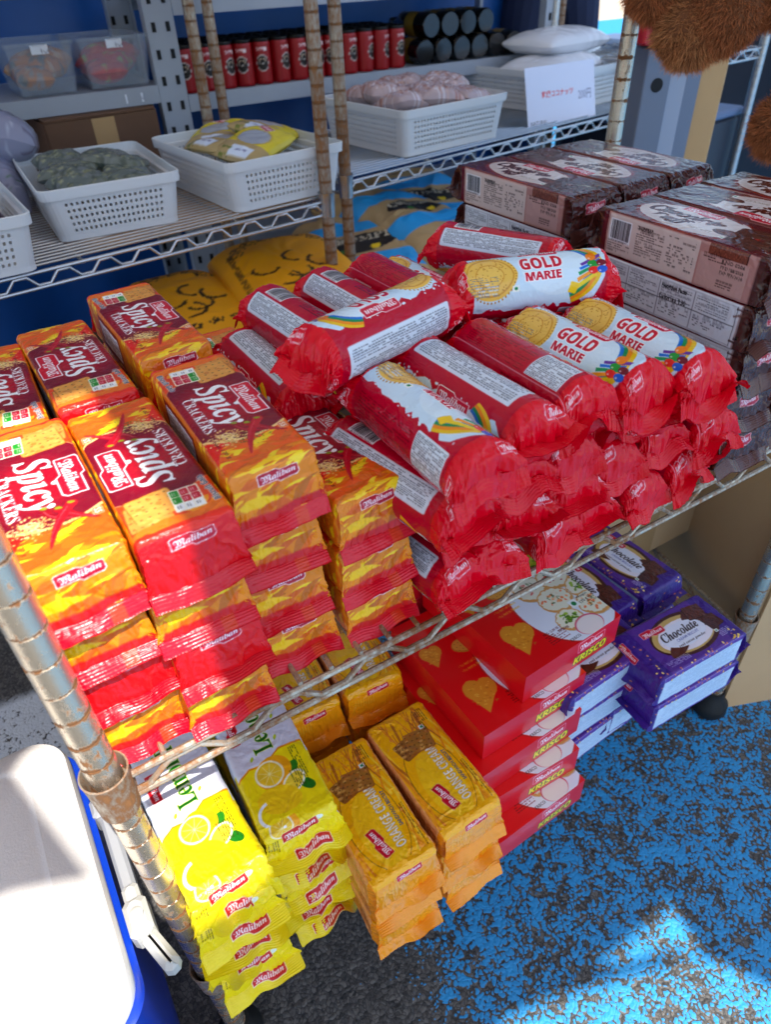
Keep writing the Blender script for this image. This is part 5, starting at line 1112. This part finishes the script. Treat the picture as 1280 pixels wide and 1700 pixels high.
rack_post(ro, 1790, 1100, -555, 900, M_CLEAN); rack_post(ro, 2250, 1160, -555, 900, M_CLEAN); rack_post(ro, 1740, 1500, -555, 900, M_CLEAN); rack_post(ro, 2200, 1560, -555, 900, M_CLEAN); wire_shelf(ro, [(1790, 1100), (2250, 1160), (2200, 1560), (1740, 1500)], 180, M_CLEAN, mats=40)
for x, y, z, w, h_, lab in ((2050, 1330, -560, 380, 560, 'dark blue crate on the ground under the far right rack'), (3650, 2000, -560, 900, 800, 'large dark crate stack at the far right'), (2300, 1750, -560, 300, 700, 'dark crate beside the far right post')):
    o = tag(empty('storage_crate', W3(x, y, z), R(8)), lab, 'crate'); b = MB(); b.box((0, 0, h_ * .0005), (w * .001, w * .0009, h_ * .001), bev=.01); b.build('shell', mat('dark_crate', (.10, .12, .18), .5, var=.1), o); b = MB(); b.box((0, 0, h_ * .001 + .012), (w * .00104, w * .00094, .022), bev=.006); b.build('lid', mat('crate_lid', (.35, .42, .55), .5), o)
# plush toys -------------------------------------------------------------------------
def fur_ball(name, balls, m, parent, blade=.0062, dens=1.8, seed=0):
    rg = np.random.default_rng(seed); Vv = []; Cc = []; Fq = []; n0 = 0
    for (cx_, cy_, cz_, r, col) in balls:
        n = int(9000 * dens * (r / .045) ** 2); d = rg.normal(size=(n, 3)); d /= np.linalg.norm(d, axis=1)[:, None]
        cl2 = np.sin(d @ rg.normal(size=3) * 7) * .12; t = np.cross(d, rg.normal(size=(n, 3))); t /= np.linalg.norm(t, axis=1)[:, None]; L = blade * rg.uniform(.6, 1.15, n)[:, None]; b0_ = np.array((cx_, cy_, cz_)) + d * r * .93
        wv_ = t * .00042; tip = b0_ + d * L + t * 0 + rg.normal(size=(n, 3)) * .0028 + np.array((0, 0, -.003)) + np.stack([cl2, -cl2, 0 * cl2], 1) * .02
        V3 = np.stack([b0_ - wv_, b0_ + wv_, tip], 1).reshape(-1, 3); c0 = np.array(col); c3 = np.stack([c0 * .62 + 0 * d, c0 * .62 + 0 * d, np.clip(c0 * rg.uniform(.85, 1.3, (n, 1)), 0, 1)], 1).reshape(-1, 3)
        Vv.append(V3); Cc.append(c3); Fq.append(np.arange(3 * n).reshape(-1, 3) + n0); n0 += 3 * n
    o = mk(name, np.concatenate(Vv), np.concatenate(Fq), m, parent, False, cols=np.concatenate(Cc)); return o
MFur = mat('plush_fur', rough=.9, vcol=True, spec=.1); MCore = mat('plush_core', (.46, .28, .16), .95)
def plush(label, c, balls, seed):
    o = tag(empty('plush_toy', W3(*c)), label, 'plush toy', 'brown plush toys hanging at the right')
    for i, (x, y, z, r, col, nm) in enumerate(balls):
        b = MB(); b.lathe([(max(.0001, r * .95 * math.sin(R(a))), -r * .95 * math.cos(R(a))) for a in range(0, 181, 12)], n=24); q = b.build(nm, MCore, o, True); q.location = (x, y, z)
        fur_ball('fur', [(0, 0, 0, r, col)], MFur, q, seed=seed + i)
    return o
BR, BL_ = (.76, .46, .29), (.84, .56, .36)
plush('brown fluffy plush toy hanging from the top right, its paws together', (841, 274, 372), [(0, 0, 0, .046, BR, 'paw'), (-.046, .058, .020, .034, BR, 'paw'), (-.018, .022, -.018, .040, BL_, 'paw'), (.048, -.030, .022, .044, BR, 'paw'), (.0, .03, .13, .085, BR, 'body'), (.02, .03, .27, .07, BR, 'head')], 5)
plush('brown fluffy plush toy at the right edge, lower than the other', (893, 198, 262), [(0, 0, 0, .036, BR, 'paw'), (.03, -.01, .045, .040, BR, 'paw'), (.08, .0, .11, .06, BL_, 'body'), (.10, .0, .20, .05, BR, 'head')], 25)

# person -----------------------------------------------------------------------------
def person(label, x, y, rz):
    me = bpy.data.meshes.new('person'); J = [(0, 0, .95), (0, 0, 1.15), (0, 0, 1.38), (0, -.01, 1.50), (0, -.02, 1.62), (0, -.03, 1.72), (.10, 0, .90), (.11, -.02, .50), (.12, .02, .09), (.13, -.14, .04), (-.10, 0, .90), (-.12, .03, .50), (-.13, .04, .09), (-.14, -.12, .04), (.19, 0, 1.40), (.24, .02, 1.12), (.22, -.12, .90), (.21, -.18, .82), (-.19, 0, 1.40), (-.24, .02, 1.12), (-.22, -.1, .90), (-.21, -.16, .82)]
    E_ = [(0, 1), (1, 2), (2, 3), (3, 4), (4, 5), (0, 6), (6, 7), (7, 8), (8, 9), (0, 10), (10, 11), (11, 12), (12, 13), (2, 14), (14, 15), (15, 16), (16, 17), (2, 18), (18, 19), (19, 20), (20, 21)]
    rad = [.14, .125, .13, .055, .09, .075, .095, .065, .045, .035, .095, .065, .045, .035, .055, .042, .03, .03, .055, .042, .03, .03]
    me.from_pydata(J, E_, []); o = bpy.data.objects.new('person', me); COL.objects.link(o); s_ = o.modifiers.new('skin', 'SKIN'); ly = me.skin_vertices[0].data
    for i, r in enumerate(rad): ly[i].radius = (r, r * .85)
    ly[0].use_root = True; o.modifiers.new('sub', 'SUBSURF').levels = 2; o.modifiers['sub'].render_levels = 2
    m = bpy.data.materials.new('person_cloth'); m.use_nodes = True; n = m.node_tree.nodes; l = m.node_tree.links; tc = n.new('ShaderNodeTexCoord'); sp_ = n.new('ShaderNodeSeparateXYZ'); l.new(tc.outputs['Object'], sp_.inputs[0]); cr = n.new('ShaderNodeValToRGB'); cr.color_ramp.interpolation = 'CONSTANT'; e = cr.color_ramp.elements
    dv = n.new('ShaderNodeMath'); dv.operation = 'DIVIDE'; dv.inputs[1].default_value = 2; l.new(sp_.outputs[2], dv.inputs[0]); l.new(dv.outputs[0], cr.inputs[0]); e[0].position = 0; e[0].color = (.03, .03, .03, 1); e[1].position = .045; e[1].color = (.012, .022, .07, 1); q = e.new(.49); q.color = (.03, .04, .06, 1); q = e.new(.745); q.color = (.5, .3, .2, 1); q = e.new(.86); q.color = (.02, .015, .01, 1)
    l.new(cr.outputs[0], n['Principled BSDF'].inputs['Base Color']); n['Principled BSDF'].inputs['Roughness'].default_value = .8; me.materials.append(m)
    o.location = W3(x, y, -FLOOR); o.rotation_euler = (0, 0, R(rz)); tag(o, label, 'person'); return o
person('person in navy trousers standing behind the white bags', 2040, 1850, 160)
